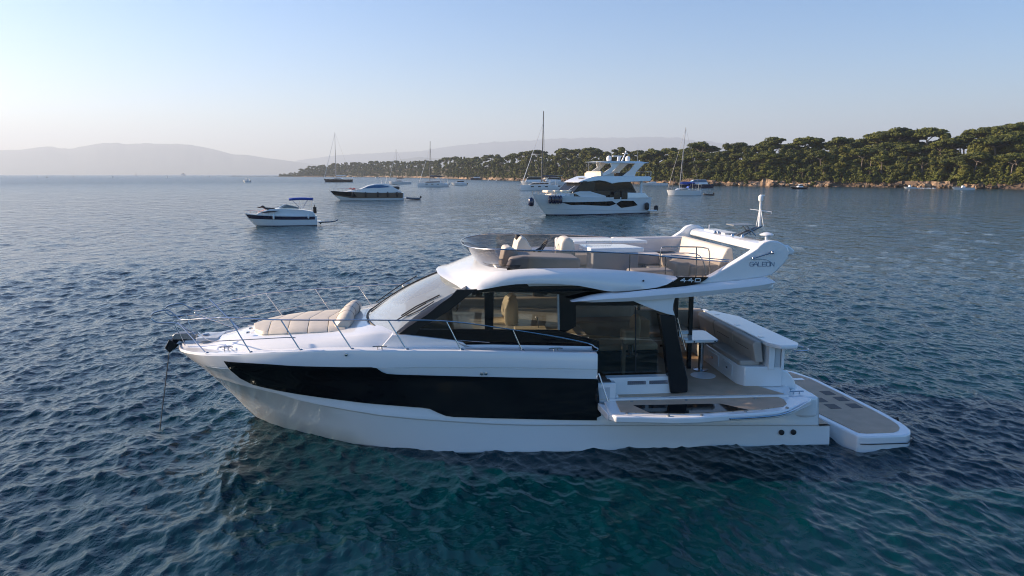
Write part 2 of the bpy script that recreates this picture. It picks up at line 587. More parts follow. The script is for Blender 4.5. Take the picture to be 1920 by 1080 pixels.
def build_land():
    xs = list(np.arange(521, 1100, 6.0)) + list(np.arange(1100, 2200, 5.0))
    backs = [-14, -6, -2, -.3, 1.2, 2.2, 3.2, 6, 12, 22, 34, 48, 62, 90, 140, 260]
    rows = []
    for bk in backs:
        row = []
        for x in xs:
            wob = 5.0 * mnoise.fractal(Vector((x * .035, 7.7, 1.0)), 1, 2, 4)
            X, Y, L = land_pt(x, bk + wob)
            n = mnoise.fractal(Vector((X * .16, Y * .16, 2.0)), .9, 2.1, 4)
            if bk < 0:
                z = -2.5 if bk < -8 else (-1.6 + .5 * n if bk < -4 else -.35 + .25 * n)
                if bk > -1: z = .15 + .2 * n
            elif bk < 3.5:
                cl = max(0.0, (.0 if x > 980 else -.1) + .8 * mnoise.fractal(Vector((x * .02, 1.3, 4.0)), 1, 2, 3))
                if 1275 < x < 1345 or 1425 < x < 1475 or 1505 < x < 1560 or 1668 < x < 1785: cl += 1.0
                z = ((.5 if x > 980 else .1) + cl * min(bk / 2.2, 1) * 2.0) + (.35 if x > 980 else .15) * n
            else:
                z = land_z(x, bk) + .8 * n
                if bk < 7: z = max(z, 2.0)
            # taper to nothing at the left tip
            tp = min(max((x - 521) / 60.0, 0), 1)
            z = z * (.12 + .88 * tp) if z > 0 else z
            if x > 2060 and z > 0: z *= max(1 - (x - 2060) / 130.0, -.02)
            row.append((X, Y, z))
        rows.append(row)
    m = bpy.data.materials.new('rock and scrub ground')  # cliffs only where the photo shows them
    m.use_nodes = True
    nt = m.node_tree
    b = nt.nodes['Principled BSDF']
    b.inputs['Roughness'].default_value = .9
    tc = nt.nodes.new('ShaderNodeTexCoord')
    sx = nt.nodes.new('ShaderNodeSeparateXYZ')
    nt.links.new(tc.outputs['Object'], sx.inputs[0])
    n1 = nt.nodes.new('ShaderNodeTexNoise'); n1.inputs['Scale'].default_value = .5; n1.inputs['Detail'].default_value = 6
    nt.links.new(tc.outputs['Object'], n1.inputs['Vector'])
    rk = nt.nodes.new('ShaderNodeValToRGB')
    rk.color_ramp.elements[0].position = .35; rk.color_ramp.elements[0].color = (.10, .065, .04, 1)
    rk.color_ramp.elements[1].position = .65; rk.color_ramp.elements[1].color = (.44, .30, .19, 1)
    nb = nt.nodes.new('ShaderNodeTexNoise'); nb.inputs['Scale'].default_value = .045; nb.inputs['Detail'].default_value = 3
    nt.links.new(tc.outputs['Object'], nb.inputs['Vector'])
    mb_ = nt.nodes.new('ShaderNodeMapRange'); mb_.inputs['From Min'].default_value = .46; mb_.inputs['From Max'].default_value = .60
    mb_.inputs['To Min'].default_value = .25; mb_.inputs['To Max'].default_value = 1.0
    nt.links.new(nb.outputs['Fac'], mb_.inputs['Value'])
    mm_ = nt.nodes.new('ShaderNodeMath'); mm_.operation = 'MULTIPLY'
    nt.links.new(n1.outputs['Fac'], mm_.inputs[0]); nt.links.new(mb_.outputs['Result'], mm_.inputs[1])
    nt.links.new(mm_.outputs[0], rk.inputs['Fac'])
    mr = nt.nodes.new('ShaderNodeMapRange')
    mr.inputs['From Min'].default_value = 3.0; mr.inputs['From Max'].default_value = 4.2
    ad = nt.nodes.new('ShaderNodeMath'); ad.operation = 'ADD'
    nm = nt.nodes.new('ShaderNodeMath'); nm.operation = 'MULTIPLY'; nm.inputs[1].default_value = 1.5
    nt.links.new(n1.outputs['Fac'], nm.inputs[0])
    nt.links.new(sx.outputs['Z'], ad.inputs[0]); nt.links.new(nm.outputs[0], ad.inputs[1])
    nt.links.new(ad.outputs[0], mr.inputs['Value'])
    mx = nt.nodes.new('ShaderNodeMix'); mx.data_type = 'RGBA'
    mx.inputs['B'].default_value = (.05, .045, .025, 1)
    nt.links.new(mr.outputs['Result'], mx.inputs['Factor'])
    nt.links.new(rk.outputs['Color'], mx.inputs['A'])
    nt.links.new(mx.outputs['Result'], b.inputs['Base Color'])
    n2 = nt.nodes.new('ShaderNodeTexVoronoi'); n2.inputs['Scale'].default_value = .7
    nt.links.new(tc.outputs['Object'], n2.inputs['Vector'])
    bp = nt.nodes.new('ShaderNodeBump'); bp.inputs['Distance'].default_value = .8; bp.inputs['Strength'].default_value = 1
    nt.links.new(n2.outputs['Distance'], bp.inputs['Height'])
    nt.links.new(bp.outputs[0], b.inputs['Normal'])
    o = MB().loft(rows, False, False).build('terrain', m, None, flip=False, angle=25)
    tag(o, 'low rocky cape with orange cliffs under the pines', kind='structure')
    # loose boulders along the water
    rnd = random.Random(11)
    mb = MB()
    for k in range(230):
        x = rnd.uniform(900, 1925)
        if rnd.random() < .75: x = rnd.choice([rnd.uniform(1275, 1345), rnd.uniform(1425, 1560), rnd.uniform(1668, 1785), rnd.uniform(1000, 1060)])
        X, Y, L = land_pt(x, rnd.uniform(-3.5, 3) + 5.0 * mnoise.fractal(Vector((x * .035, 7.7, 1.0)), 1, 2, 4))
        s_ = rnd.uniform(.4, 1.5)
        o0 = len(mb.v)
        mb.ball((X, Y, .3 + rnd.random() * .6), s_ * 1.3, s_, s_ * .75, 7, 5)
        sd_ = rnd.random() * 99
        mb.v[o0:] = [(p[0] + .5 * s_ * mnoise.noise(Vector(p) * .9 + Vector((sd_, 0, 0))), p[1] + .5 * s_ * mnoise.noise(Vector(p) * .9 + Vector((0, sd_, 0))), p[2] + .4 * s_ * mnoise.noise(Vector(p) * .9 + Vector((0, 0, sd_)))) for p in mb.v[o0:]]
    o = mb.build('shore_rocks', m, None, flip=False, angle=20)
    tag(o, 'orange boulders strewn along the foot of the wooded shore', 'rocks', kind='stuff')

build_land()

# trees ------------------------------------------------------------
def leaf_mat(name, col, col2):
    m = bpy.data.materials.new(name)
    m.use_nodes = True
    nt = m.node_tree
    b = nt.nodes['Principled BSDF']
    b.inputs['Roughness'].default_value = .7
    b.inputs['Specular IOR Level'].default_value = .2
    oi = nt.nodes.new('ShaderNodeObjectInfo')
    ge = nt.nodes.new('ShaderNodeNewGeometry')
    ad = nt.nodes.new('ShaderNodeMath'); ad.operation = 'MULTIPLY_ADD'
    ad.inputs[1].default_value = .45; 
    m2 = nt.nodes.new('ShaderNodeMath'); m2.operation = 'MULTIPLY'; m2.inputs[1].default_value = .55
    nt.links.new(oi.outputs['Random'], m2.inputs[0])
    nt.links.new(ge.outputs['Random Per Island'], ad.inputs[0])
    nt.links.new(m2.outputs[0], ad.inputs[2])
    mx = nt.nodes.new('ShaderNodeMix'); mx.data_type = 'RGBA'
    mx.inputs['A'].default_value = (*col, 1)
    mx.inputs['B'].default_value = (*col2, 1)
    tcl = nt.nodes.new('ShaderNodeTexCoord')
    nl = nt.nodes.new('ShaderNodeTexNoise'); nl.inputs['Scale'].default_value = .55; nl.inputs['Detail'].default_value = 3
    nt.links.new(tcl.outputs['Object'], nl.inputs['Vector'])
    nm = nt.nodes.new('ShaderNodeMapRange')
    nm.inputs['From Min'].default_value = .35; nm.inputs['From Max'].default_value = .65
    nm.inputs['To Min'].default_value = -.45; nm.inputs['To Max'].default_value = .45
    nt.links.new(nl.outputs['Fac'], nm.inputs['Value'])
    sm = nt.nodes.new('ShaderNodeMath'); sm.operation = 'ADD'; sm.use_clamp = True
    nt.links.new(ad.outputs[0], sm.inputs[0]); nt.links.new(nm.outputs['Result'], sm.inputs[1])
    nt.links.new(sm.outputs[0], mx.inputs['Factor'])
    nt.links.new(mx.outputs['Result'], b.inputs['Base Color'])
    return m

LEAF_PINE = leaf_mat('pine needles', (.017, .027, .006), (.105, .115, .018))
LEAF_OAK = leaf_mat('evergreen leaves', (.026, .038, .009), (.135, .135, .024))
BARK = mat('pine bark', (.21, .17, .14), .9, noise=.3, nscale=2)

def leaves(mb, rnd, lobes, n, size):
    for k in range(n):
        c, r_ = lobes[rnd.randrange(len(lobes))]
        d = Vector((rnd.gauss(0, 1), rnd.gauss(0, 1), rnd.gauss(0, 1))).normalized()
        if d.z < -.35: d.z *= -.6
        q = rnd.uniform(.78, 1.06)
        p = Vector((c[0] + d.x * r_[0] * q, c[1] + d.y * r_[1] * q, c[2] + d.z * r_[2] * q))
        nrm = (d + Vector((rnd.gauss(0, .45), rnd.gauss(0, .45), rnd.gauss(0, .45)))).normalized()
        t = nrm.orthogonal().normalized()
        t.rotate(Matrix.Rotation(rnd.random() * 6.28, 3, nrm))
        b_ = nrm.cross(t)
        s_ = size * rnd.uniform(.6, 1.3)
        v4 = [p + t * s_, p + b_ * s_ * .7, p - t * s_, p - b_ * s_ * .7]
        mb.add([tuple(x) for x in v4], [(0, 1, 2, 3)])

def tree_meshes(kind, seed, nleaf, leaf):
    """unit-height crown and trunk meshes (tree 10 m tall)"""
    rnd = random.Random(seed)
    tr = MB()
    lobes = []
    if kind == 'pine':
        lean = (rnd.uniform(-.8, .8), rnd.uniform(-.8, .8))
        top = (lean[0], lean[1], 6.3)
        tr.tube(smooth_path([(0, 0, -1.2), (lean[0] * .2, lean[1] * .2, 2.5), top], 3), .26, 6, r1=.15)
        nl = rnd.randint(5, 8)
        for i in range(nl):
            a = 6.283 * i / nl + rnd.uniform(-.4, .4)
            rr = rnd.uniform(1.5, 3.3)
            z = rnd.uniform(7.4, 8.7)
            c = (top[0] + rr * math.cos(a), top[1] + rr * math.sin(a), z)
            lobes.append((c, (rnd.uniform(1.2, 2.1), rnd.uniform(1.2, 2.1), rnd.uniform(.6, 1.0))))
            tr.tube([(top[0], top[1], 5.6 + rnd.random()), (c[0] * .6 + top[0] * .4, c[1] * .6 + top[1] * .4, z - 1.0), (c[0], c[1], z - .3)], .12, 5, r1=.05)
        lobes.append(((top[0], top[1], 8.9), (2.2, 2.2, .95)))
        lobes.append(((top[0] + .5, top[1] - .6, 8.1), (2.0, 2.0, .9)))
    elif kind == 'tall':
        lean = (rnd.uniform(-1, 1), rnd.uniform(-1, 1))
        for sg in range(rnd.choice([1, 2])):
            o_ = rnd.uniform(-.5, .5)
            top = (lean[0] + sg * 1.4, lean[1] + o_, 7.0)
            tr.tube(smooth_path([(o_ * .3, 0, -1.2), (lean[0] * .3, lean[1] * .3, 3.2), top], 3), .24, 6, r1=.13)
            for i in range(5):
                a = rnd.random() * 6.28
                rr = rnd.uniform(.5, 1.9)
                c = (top[0] + rr * math.cos(a), top[1] + rr * math.sin(a), rnd.uniform(7.2, 9.3))
                lobes.append((c, (rnd.uniform(.8, 1.5), rnd.uniform(.8, 1.5), rnd.uniform(.6, .95))))
                tr.tube([top, (c[0], c[1], c[2] - .2)], .09, 5, r1=.04)
    else:
        tr.tube([(0, 0, -1.2), (rnd.uniform(-.3, .3), 0, 5)], .25, 6, r1=.1)
        for i in range(rnd.randint(10, 14)):
            a = rnd.random() * 6.283
            z = rnd.uniform(1.4, 8.4)
            rr = rnd.uniform(.5, 2.4) * (1 - abs(z - 4) / 9)
            lobes.append(((rr * math.cos(a), rr * math.sin(a), z), (rnd.uniform(1.1, 2.0) * (1.15 - z / 16), rnd.uniform(1.1, 2.0) * (1.15 - z / 16), rnd.uniform(.9, 1.5))))
    cr = MB()
    leaves(cr, rnd, lobes, nleaf, leaf)
    for c, r_ in lobes:                      # solid cores added inside the foliage to block light
        cr.ball(c, r_[0] * .74, r_[1] * .74, r_[2] * .72, 7, 5)
    return cr, tr

def mesh_of(mb, name, m, smooth=False):
    me = bpy.data.meshes.new(name)
    me.from_pydata([tuple(p) for p in mb.v], [], mb.f)
    me.materials.append(m)
    me.update()
    return me

PROTO = {}
for kd, cnt in (('pine', 6), ('tall', 4), ('oak', 6)):
    PROTO[kd] = []
    for i in range(cnt):
        cr, tr = tree_meshes(kd, 100 * len(kd) + i * 7 + 3, {'pine': 1500, 'tall': 1000, 'oak': 1900}[kd], .30)
        PROTO[kd].append((mesh_of(cr, 'crown', LEAF_OAK if kd == 'oak' else LEAF_PINE), mesh_of(tr, 'trunk', BARK)))

TLAB = {
    'pine': ('umbrella_pine', 'umbrella pine', 'umbrella pine with a broad flat crown on the wooded cape', 'umbrella pines on the wooded cape'),
    'tall': ('stone_pine', 'pine', 'slender pine with a small tufted crown rising from the wooded cape', 'slender pines on the wooded cape'),
    'oak': ('evergreen_tree', 'tree', 'bushy green evergreen tree on the slope of the wooded cape', 'bushy evergreens on the wooded cape'),
}

def plant(kd, px, back, h, rnd, w=1.0, label=None):
    X, Y, L = land_pt(px, back)
    z = land_z(px, back)
    tp = min(max((px - 521) / 60.0, 0), 1)
    z = z * (.12 + .88 * tp)
    nm, cat, lab, grp = TLAB[kd]
    cm, tm = PROTO[kd][rnd.randrange(len(PROTO[kd]))]
    s_ = h / 9.6
    e = empty(nm, (X, Y, z - .3), rnd.random() * 6.28)
    e.scale = (s_ * w, s_ * w, s_)
    tag(e, label or lab, cat, grp)
    for n_, me in (('crown', cm), ('trunk', tm)):
        o = bpy.data.objects.new(n_, me)
        COL.objects.link(o)
        o.parent = e
    return e

def build_trees():
    rnd = random.Random(5)
    n = 0
    spots = []
    # skyline pines, hillside, and shore rows; nearest part of the cape (px 860..1930)
    x = 862.0
    while x < 1940:
        L = land_pt(x, 0)[2]
        pxm = FPX / (L + TREE_BACK)
        spots.append((x, TREE_BACK + rnd.uniform(-10, 8), 'pine' if rnd.random() < .62 else ('tall' if rnd.random() < .5 else 'oak'), rnd.uniform(8.5, 14.0)))
        x += pxm * rnd.uniform(3.0, 5.6)
    for bk, hh, st, kinds in ((52, 12.5, 5.2, 'opot'), (42, 11.5, 5.0, 'opo'), (33, 10.5, 4.8, 'oop'), (24, 9.6, 4.8, 'oopt'), (16, 8.6, 4.8, 'ooop'), (9.5, 6.8, 4.4, 'ooo'), (4.2, 4.4, 4.0, 'ooo')):
        x = 868.0 + rnd.uniform(0, 12)
        while x < 1935:
            L = land_pt(x, 0)[2]
            pxm = FPX / (L + bk)
            k_ = {'p': 'pine', 'o': 'oak', 't': 'tall'}[rnd.choice(kinds)]
            spots.append((x, bk + rnd.uniform(-5, 5), k_, hh * rnd.uniform(.62, 1.28)))
            x += pxm * st * rnd.uniform(.75, 1.25)
    return spots, rnd

spots, _rnd = build_trees()
def _size(s_):
    return s_[3] / (land_pt(s_[0], s_[1])[2])
spots.sort(key=_size, reverse=True)
print('TREE SPOTS', len(spots))
NMAX = 270
for s_ in spots[:NMAX]:
    plant(s_[2], s_[0], s_[1], s_[3], _rnd, _rnd.uniform(1.05, 1.4))
# a few that stand out on the skyline
for px_, back_, kd_, h_, w_, lab_ in (
    (963, 66, 'pine', 13.0, 1.05, 'lone flat topped umbrella pine above the skyline left of the sailing catamaran mast'),
    (1158, 66, 'tall', 14.0, 1.3, 'tall dark pine rising behind the radar mast of the big motor yacht'),
    (1218, 60, 'tall', 13.4, 1.2, 'dark round pine standing alone right of the big motor yacht'),
    (1252, 62, 'pine', 13.4, 1.0, 'umbrella pine leaning over the skyline beside the sloop mast'),
    (1316, 66, 'pine', 13.4, 1.0, 'umbrella pine with thin bare trunks just right of the sloop mast'),
    (1442, 66, 'pine', 13.4, 1.1, 'umbrella pine with pale forked trunk on the right half of the cape'),
    (1498, 60, 'pine', 13.0, .8, 'small high flat crowned pine poking over the canopy'),
    (1637, 60, 'pine', 14.0, 1.1, 'big umbrella pine with three pale trunks above the right cliffs'),
    (1703, 58, 'pine', 14.0, 1.15, 'big umbrella pine with pale forked trunk right of the three trunked pine'),
    (1545, 7, 'pine', 8.0, .8, 'small pine with a bare pale trunk standing on the cliff edge'),
    (1835, 58, 'pine', 13.2, 1.25, 'huge spreading umbrella pine near the right edge of the picture'),
    (1905, 56, 'pine', 13.0, 1.3, 'massive umbrella pine at the right edge of the picture'),
):
    plant(kd_, px_, back_, h_, _rnd, w_, lab_)

def far_wood(more):
    """beyond the three hundred nearest: one far-off wood"""
    rnd = random.Random(9)
    lst = list(more)
    x = 526.0
    while x < 880:
        L = land_pt(x, 0)[2]
        for bk, hh in ((2.5, 4.5), (6, 7), (14, 8), (24, 9), (34, 10), (46, 11), (60, 11.5), (72, 11)):
            if x > 560 or bk < 45:
                lst.append((x + rnd.uniform(-2, 2), bk + rnd.uniform(-5, 5), rnd.choice(['pine', 'oak', 'oak', 'tall'] if bk > 40 else ['oak', 'oak', 'oak', 'pine']), hh * rnd.uniform(.8, 1.3)))
        x += FPX / (L + 40) * rnd.uniform(3.2, 5.5)
    x = 1936.0
    while x < 2130:
        for bk, hh in ((4, 5), (12, 7.5), (22, 9), (34, 10), (46, 11), (60, 11.5)):
            lst.append((x + rnd.uniform(-6, 6), bk + rnd.uniform(-5, 5), rnd.choice(['pine', 'oak', 'oak']), hh * rnd.uniform(.8, 1.2)))
        x += 16
    cr, tr = MB(), MB()
    base = {}
    for kd in ('pine', 'tall', 'oak'):
        base[kd] = [tree_meshes(kd, 900 + i, 380, .55) for i in range(3)]
    for px, bk, kd, h in lst:
        X, Y, L = land_pt(px, bk)
        tp = min(max((px - 521) / 60.0, 0), 1)
        z = land_z(px, bk) * (.12 + .88 * tp) - .3
        s_ = h / 9.6 * (.62 + .38 * tp)
        a = rnd.random() * 6.28
        ca, sa = math.cos(a) * s_, math.sin(a) * s_
        c0, t0 = base[kd][rnd.randrange(3)]
        for src, dst in ((c0, cr), (t0, tr)):
            dst.add([(X + p[0] * ca - p[1] * sa, Y + p[0] * sa + p[1] * ca, z + p[2] * s_) for p in src.v], src.f)
    for mb, nm, m, lab, cat in ((cr, 'distant_wood', LEAF_PINE, 'far off wood of pines on the low left end of the cape', 'wood'), (tr, 'distant_trunks', BARK, 'pale trunks among the far off wood on the left end of the cape', 'tree trunks')):
        o = bpy.data.objects.new(nm, mesh_of(mb, nm, m))
        COL.objects.link(o)
        tag(o, lab, cat, kind='stuff')
far_wood(spots[NMAX:])

def undergrowth():
    rnd = random.Random(21)
    mb = MB()
    for k in range(900):
        px = rnd.uniform(880, 1935)
        bk = rnd.uniform(4.5, 60)
        X, Y, L = land_pt(px, bk)
        z = land_z(px, bk)
        r_ = rnd.uniform(.9, 2.3)
        leaves(mb, rnd, [((X, Y, z + r_ * .4), (r_ * 1.3, r_ * 1.3, r_))], 60, .34)
    o = bpy.data.objects.new('undergrowth', mesh_of(mb, 'undergrowth', LEAF_OAK))
    COL.objects.link(o)
    tag(o, 'green scrub growing between the trees of the wooded cape', 'undergrowth', kind='stuff')
undergrowth()

# low reef off the left tip
def reef():
    mb = MB()
    rnd = random.Random(3)
    for k in range(46):
        x = rnd.uniform(432, 524) if k > 10 else rnd.uniform(434, 450)
        X, Y = ground(x, 330.6)
        mb.ball((X, Y + rnd.uniform(-12, 12), 0), rnd.uniform(3, 9), rnd.uniform(2, 5), rnd.uniform(.3, 1.1 if k > 10 else 1.8), 7, 5)
    o = mb.build('reef', mat('dark wet rock', (.03, .03, .032), .7), None, flip=False, angle=20)
    tag(o, 'low dark line of rocks off the left tip of the cape', 'reef')
reef()

# haze ------------------------------------------------------------
def haze():
    mb = MB().box(-19000, 19000, -300, 17000, -5.5, 900)
    m = bpy.data.materials.new('sea haze')
    m.use_nodes = True
    nt = m.node_tree
    nt.nodes.remove(nt.nodes['Principled BSDF'])
    v = nt.nodes.new('ShaderNodeVolumePrincipled')
    v.inputs['Color'].default_value = (.75, .86, 1.0, 1)
    v.inputs['Density'].default_value = HAZE
    v.inputs['Anisotropy'].default_value = .2
    nt.links.new(v.outputs[0], nt.nodes['Material Output'].inputs['Volume'])
    o = mb.build('haze', m, None, flip=False)
    tag(o, 'pale sea haze over the whole bay', kind='stuff')
HAZE = 1.25e-4
haze()
# ================================================================ the near motor yacht
yacht = empty('motor_yacht', (float(YO[0]), float(YO[1]), 0), PSI)
tag(yacht, 'large white flybridge motor yacht with black hull glass and lowered side balcony, filling the foreground', 'motor yacht')

def depth(o):
    d = 0
    while o.parent:
        o = o.parent
        d += 1
    return d

def split_comps(mb):
    par = list(range(len(mb.v)))
    def fd(a):
        while par[a] != a:
            par[a] = par[par[a]]
            a = par[a]
        return a
    for f in mb.f:
        r0 = fd(f[0])
        for k in f[1:]:
            par[fd(k)] = r0
    groups = {}
    for f in mb.f:
        groups.setdefault(fd(f[0]), []).append(f)
    return list(groups.values())

def sub_mb(mb, faces):
    out = MB()
    idx = {}
    for f in faces:
        for k in f:
            if k not in idx:
                idx[k] = len(out.v)
                out.v.append(mb.v[k])
    out.f = [tuple(idx[k] for k in f) for f in faces]
    return out

def part(name, m, mb, parent=None, split=None, **k):
    parent = parent or yacht
    while depth(parent) > 1:              # thing > part > sub-part, no deeper
        parent = parent.parent
    if split is None:                     # a mirrored pair becomes two parts
        comps = split_comps(mb)
        if len(comps) > 1:
            pos = [f for c in comps for f in c if min(mb.v[i][1] for f_ in c for i in f_) > .25]
            neg = [f for c in comps for f in c if max(mb.v[i][1] for f_ in c for i in f_) < -.25]
            if pos and neg and len(pos) + len(neg) == len(mb.f) and len(pos) == len(neg):
                sub_mb(mb, neg).build(name, M[m] if isinstance(m, str) else m, parent, **k)
                mb = sub_mb(mb, pos)
    elif split:
        comps = split_comps(mb)
        o = None
        for c in comps:
            o = sub_mb(mb, c).build(name, M[m] if isinstance(m, str) else m, parent, **k)
        return o
    return mb.build(name, M[m] if isinstance(m, str) else m, parent, **k)

# hull form: half breadth tables against the distance s behind the stem
_UST = ([-.7, -.3, 0, .16, .71, 1.13, 1.42, 1.62, 2.1], [2.4, 1.85, 1.47, 1.34, .82, .50, .27, .02, -.02])
_TAB = [
    (-.7, [0, .3, 1, 2.2, 3.5, 5, 7, 11.5], [0, .12, .45, 1.1, 1.6, 1.95, 2.1, 2.2]),
    (0.0, [0, .12, .35, .95, 2.13, 3.19, 4.2, 5.4, 6.8, 11.6], [.0, .09, .32, .80, 1.62, 2.08, 2.33, 2.42, 2.48, 2.6]),
    (0.7, [0, .12, .4, 1.0, 2.2, 3.3, 4.3, 5.6, 7.3, 12.2], [.0, .13, .48, 1.02, 1.78, 2.14, 2.33, 2.42, 2.46, 2.56]),
    (1.45, [0, .08, .2, .5, .85, 1.5, 2.6, 4.4, 6.5, 8.1, 12.8], [.05, .34, .56, .92, 1.2, 1.54, 1.9, 2.25, 2.39, 2.43, 2.52]),
    (2.0, [0, .07, .2, .4, .9, 1.5, 2.5, 3.6, 4.65, 6.2, 8.4, 13.2], [.12, .42, .66, .84, 1.17, 1.49, 1.88, 2.14, 2.28, 2.39, 2.43, 2.5]),
]
def ustem(z): return interp(z, *_UST)
def hb(u, z):
    s_ = max(u - ustem(z), 0)
    zs = [t[0] for t in _TAB]
    vals = [interp(s_, t[1], t[2]) for t in _TAB]
    return interp(z, zs, vals)

def zsheer(u): return interp(u, [0, .3, .9, 1.5, 2.5, 3.6, 4.65, 6.2, 8.36, 13.2], [1.69, 1.70, 1.74, 1.80, 1.92, 1.99, 1.99, 1.97, 1.88, 1.75])
def zrub(u): return interp(u, [.2, .5, 1.1, 2.8, 4.6, 6.7, 8.36, 13.2], [1.42, 1.44, 1.475, 1.56, 1.67, 1.65, 1.575, 1.45])
def zchine(u): return interp(u, [0, 1.0, 2.2, 2.7, 4.2, 6.8, 13.2], [1.0, 1.12, 1.02, .92, .74, .55, .38])
HULL_L = 12.97
AFTZ = .93
def aft_cap(u, z):                     # hull side is cut down aft of the lowered balcony
    top = zsheer(u)
    if u > 8.37:
        top = AFTZ if u < 12.72 else .38
    return min(z, top)

def hull_row(zf, off, us, side):
    row = []
    for t in us:
        z = zf(t)
        us0 = ustem(z)
        u = us0 + t * (3.1 - us0) / 3.1 if t < 3.1 else t
        z = zf(u)
        if side > 0 or True:
            z = aft_cap(u, z) if side > 0 else (z if u < 12.3 else aft_cap(u, z))
        row.append((u, side * max(hb(u, z) + off, .0), z))
    return row

TS = [0, .02, .05, .09, .14, .2, .3, .42, .6, .8, 1.05, 1.35, 1.7, 2.1, 2.6, 3.1, 3.7, 4.3, 5, 5.7, 6.4, 7.1, 7.8, 8.34, 8.368, 8.372, 8.9, 9.6, 10.4, 11.2, 12, 12.71, 12.73, HULL_L]
ROWS = [
    (lambda u: zsheer(u), -.0),
    (lambda u: zsheer(u) - .03, .012),
    (lambda u: zrub(u) + .035, .022),
    (lambda u: zrub(u) + .012, .022),
    (lambda u: zrub(u), -.004),
    (lambda u: zrub(u) - .012, .010),
    (lambda u: zrub(u) - .12, .004),
    (lambda u: zrub(u) * .75 + zchine(u) * .25, .002),
    (lambda u: (zrub(u) + zchine(u)) / 2, .002),
    (lambda u: zrub(u) * .3 + zchine(u) * .7, .002),
    (lambda u: zchine(u) + .06, .004),
    (lambda u: zchine(u) + .02, .014),
    (lambda u: zchine(u), .012),
    (lambda u: zchine(u) - .035, -.022),
    (lambda u: zchine(u) * .5, -.018),
    (lambda u: 0.0, -.01),
    (lambda u: -.35, -.0),
    (lambda u: -.7, .0),
]
rings_p = [hull_row(z, o, TS, 1) for z, o in ROWS]
rings_s = [hull_row(z, o, TS, -1) for z, o in ROWS]
mb = MB()
mb.loft(rings_p, False, False)
mb.loft(rings_s, False, False)
# transom
tr = [r[-1] for r in rings_p] + [r[-1] for r in rings_s][::-1]
mb.add(tr, [tuple(range(len(tr)))])
# bow nose between the two sides
nose = [r[0] for r in rings_p] ; nose2 = [r[0] for r in rings_s]
mb.loft([nose, nose2], False, False)
hull = part('hull', 'gel', mb, angle=24)

def on_hull(x, y, off=.014):
    """where the sight line through a picture point meets the hull side"""
    lo, hi = 3.6, -.3
    for _ in range(40):
        v = (lo + hi) / 2
        u, z = UZ(x, y, v)
        if v > hb(u, z) + off: lo = v
        else: hi = v
    return u, (lo + hi) / 2, z

# black hull glass
topc = [(420, 677), (450, 679.5), (510, 683), (570, 686.5), (640, 688), (696, 688.2), (706, 690), (716, 697), (726, 700.7), (745, 702), (820, 704), (900, 706), (1000, 708), (1060, 709.3), (1119, 710.5)]
botc = [(420, 677.6), (430, 692), (450, 709), (475, 721.5), (520, 732), (570, 740.5), (640, 750), (700, 757), (790, 764), (806, 766.5), (822, 774), (836, 779.5), (850, 781.5), (950, 784.5), (1050, 787), (1119, 788)]
def resample(c, n):
    P = [on_hull(x, y) for x, y in c]
    L = [0]
    for i in range(1, len(P)): L.append(L[-1] + abs(P[i][0] - P[i - 1][0]) + 1e-6)
    return P
Pt, Pb = resample(topc, 0), resample(botc, 0)
us = sorted(set([round(p[0], 3) for p in Pt + Pb] + [Pt[0][0] + k * .1 for k in range(90)] + [8.366]))
us = [u for u in us if Pt[0][0] <= u <= 8.368]
rows = []
for fz in (0, .06, .15, .27, .4, .55, .7, .85, 1):
    row = []
    for u in us:
        z0 = interp(u, [p[0] for p in Pt], [p[2] for p in Pt])
        z1 = interp(u, [p[0] for p in Pb], [p[2] for p in Pb])
        z = z0 + (z1 - z0) * fz
        row.append((u, hb(u, z) + .026, z))
    rows.append(row)
mb = MB().loft(rows, False, False)
mb.loft([[(p[0], -p[1], p[2]) for p in r] for r in rows], False, False)
hull_window = part('hull_window', 'blk', mb, hull, angle=60)
# the glass carries on under the balcony hinge
mb = MB().plate([(8.352, zc_) for zc_ in (1.39, .56)] + [(8.47, .585), (8.43, .80), (8.372, 1.39)], hb(8.4, 1) - .02, hb(8.4, 1) + .018)
part('hull_window', 'blk', mb, hull)

# small fittings on the topside
mb = MB()
for x, y in ((903.0, 700.5), (911.0, 700.5)):
    u, v, z = on_hull(x, y, .02)
    mb.lathe([(.03, v + .0), (.03, v + .018), (.02, v + .02)], (u, 0, z), 14, 'v')
part('drain_outlet', 'steel', mb, hull, split=True)
for x, y in ((1465.5, 811), (1488, 810.5)):
    u, v, z = on_hull(x, y, .0)
    mb = MB().lathe([(.052, v - .02), (.052, v + .012), (.046, v + .015)], (u, 0, z), 18, 'v')
    part('exhaust_port', 'rubber', mb, hull)
u, v, z = on_hull(649, 665, .02)
part('fuel_cap', 'steel', MB().lathe([(.028, v), (.028, v + .02), (.012, v + .025)], (u, 0, z), 14, 'v'), hull)

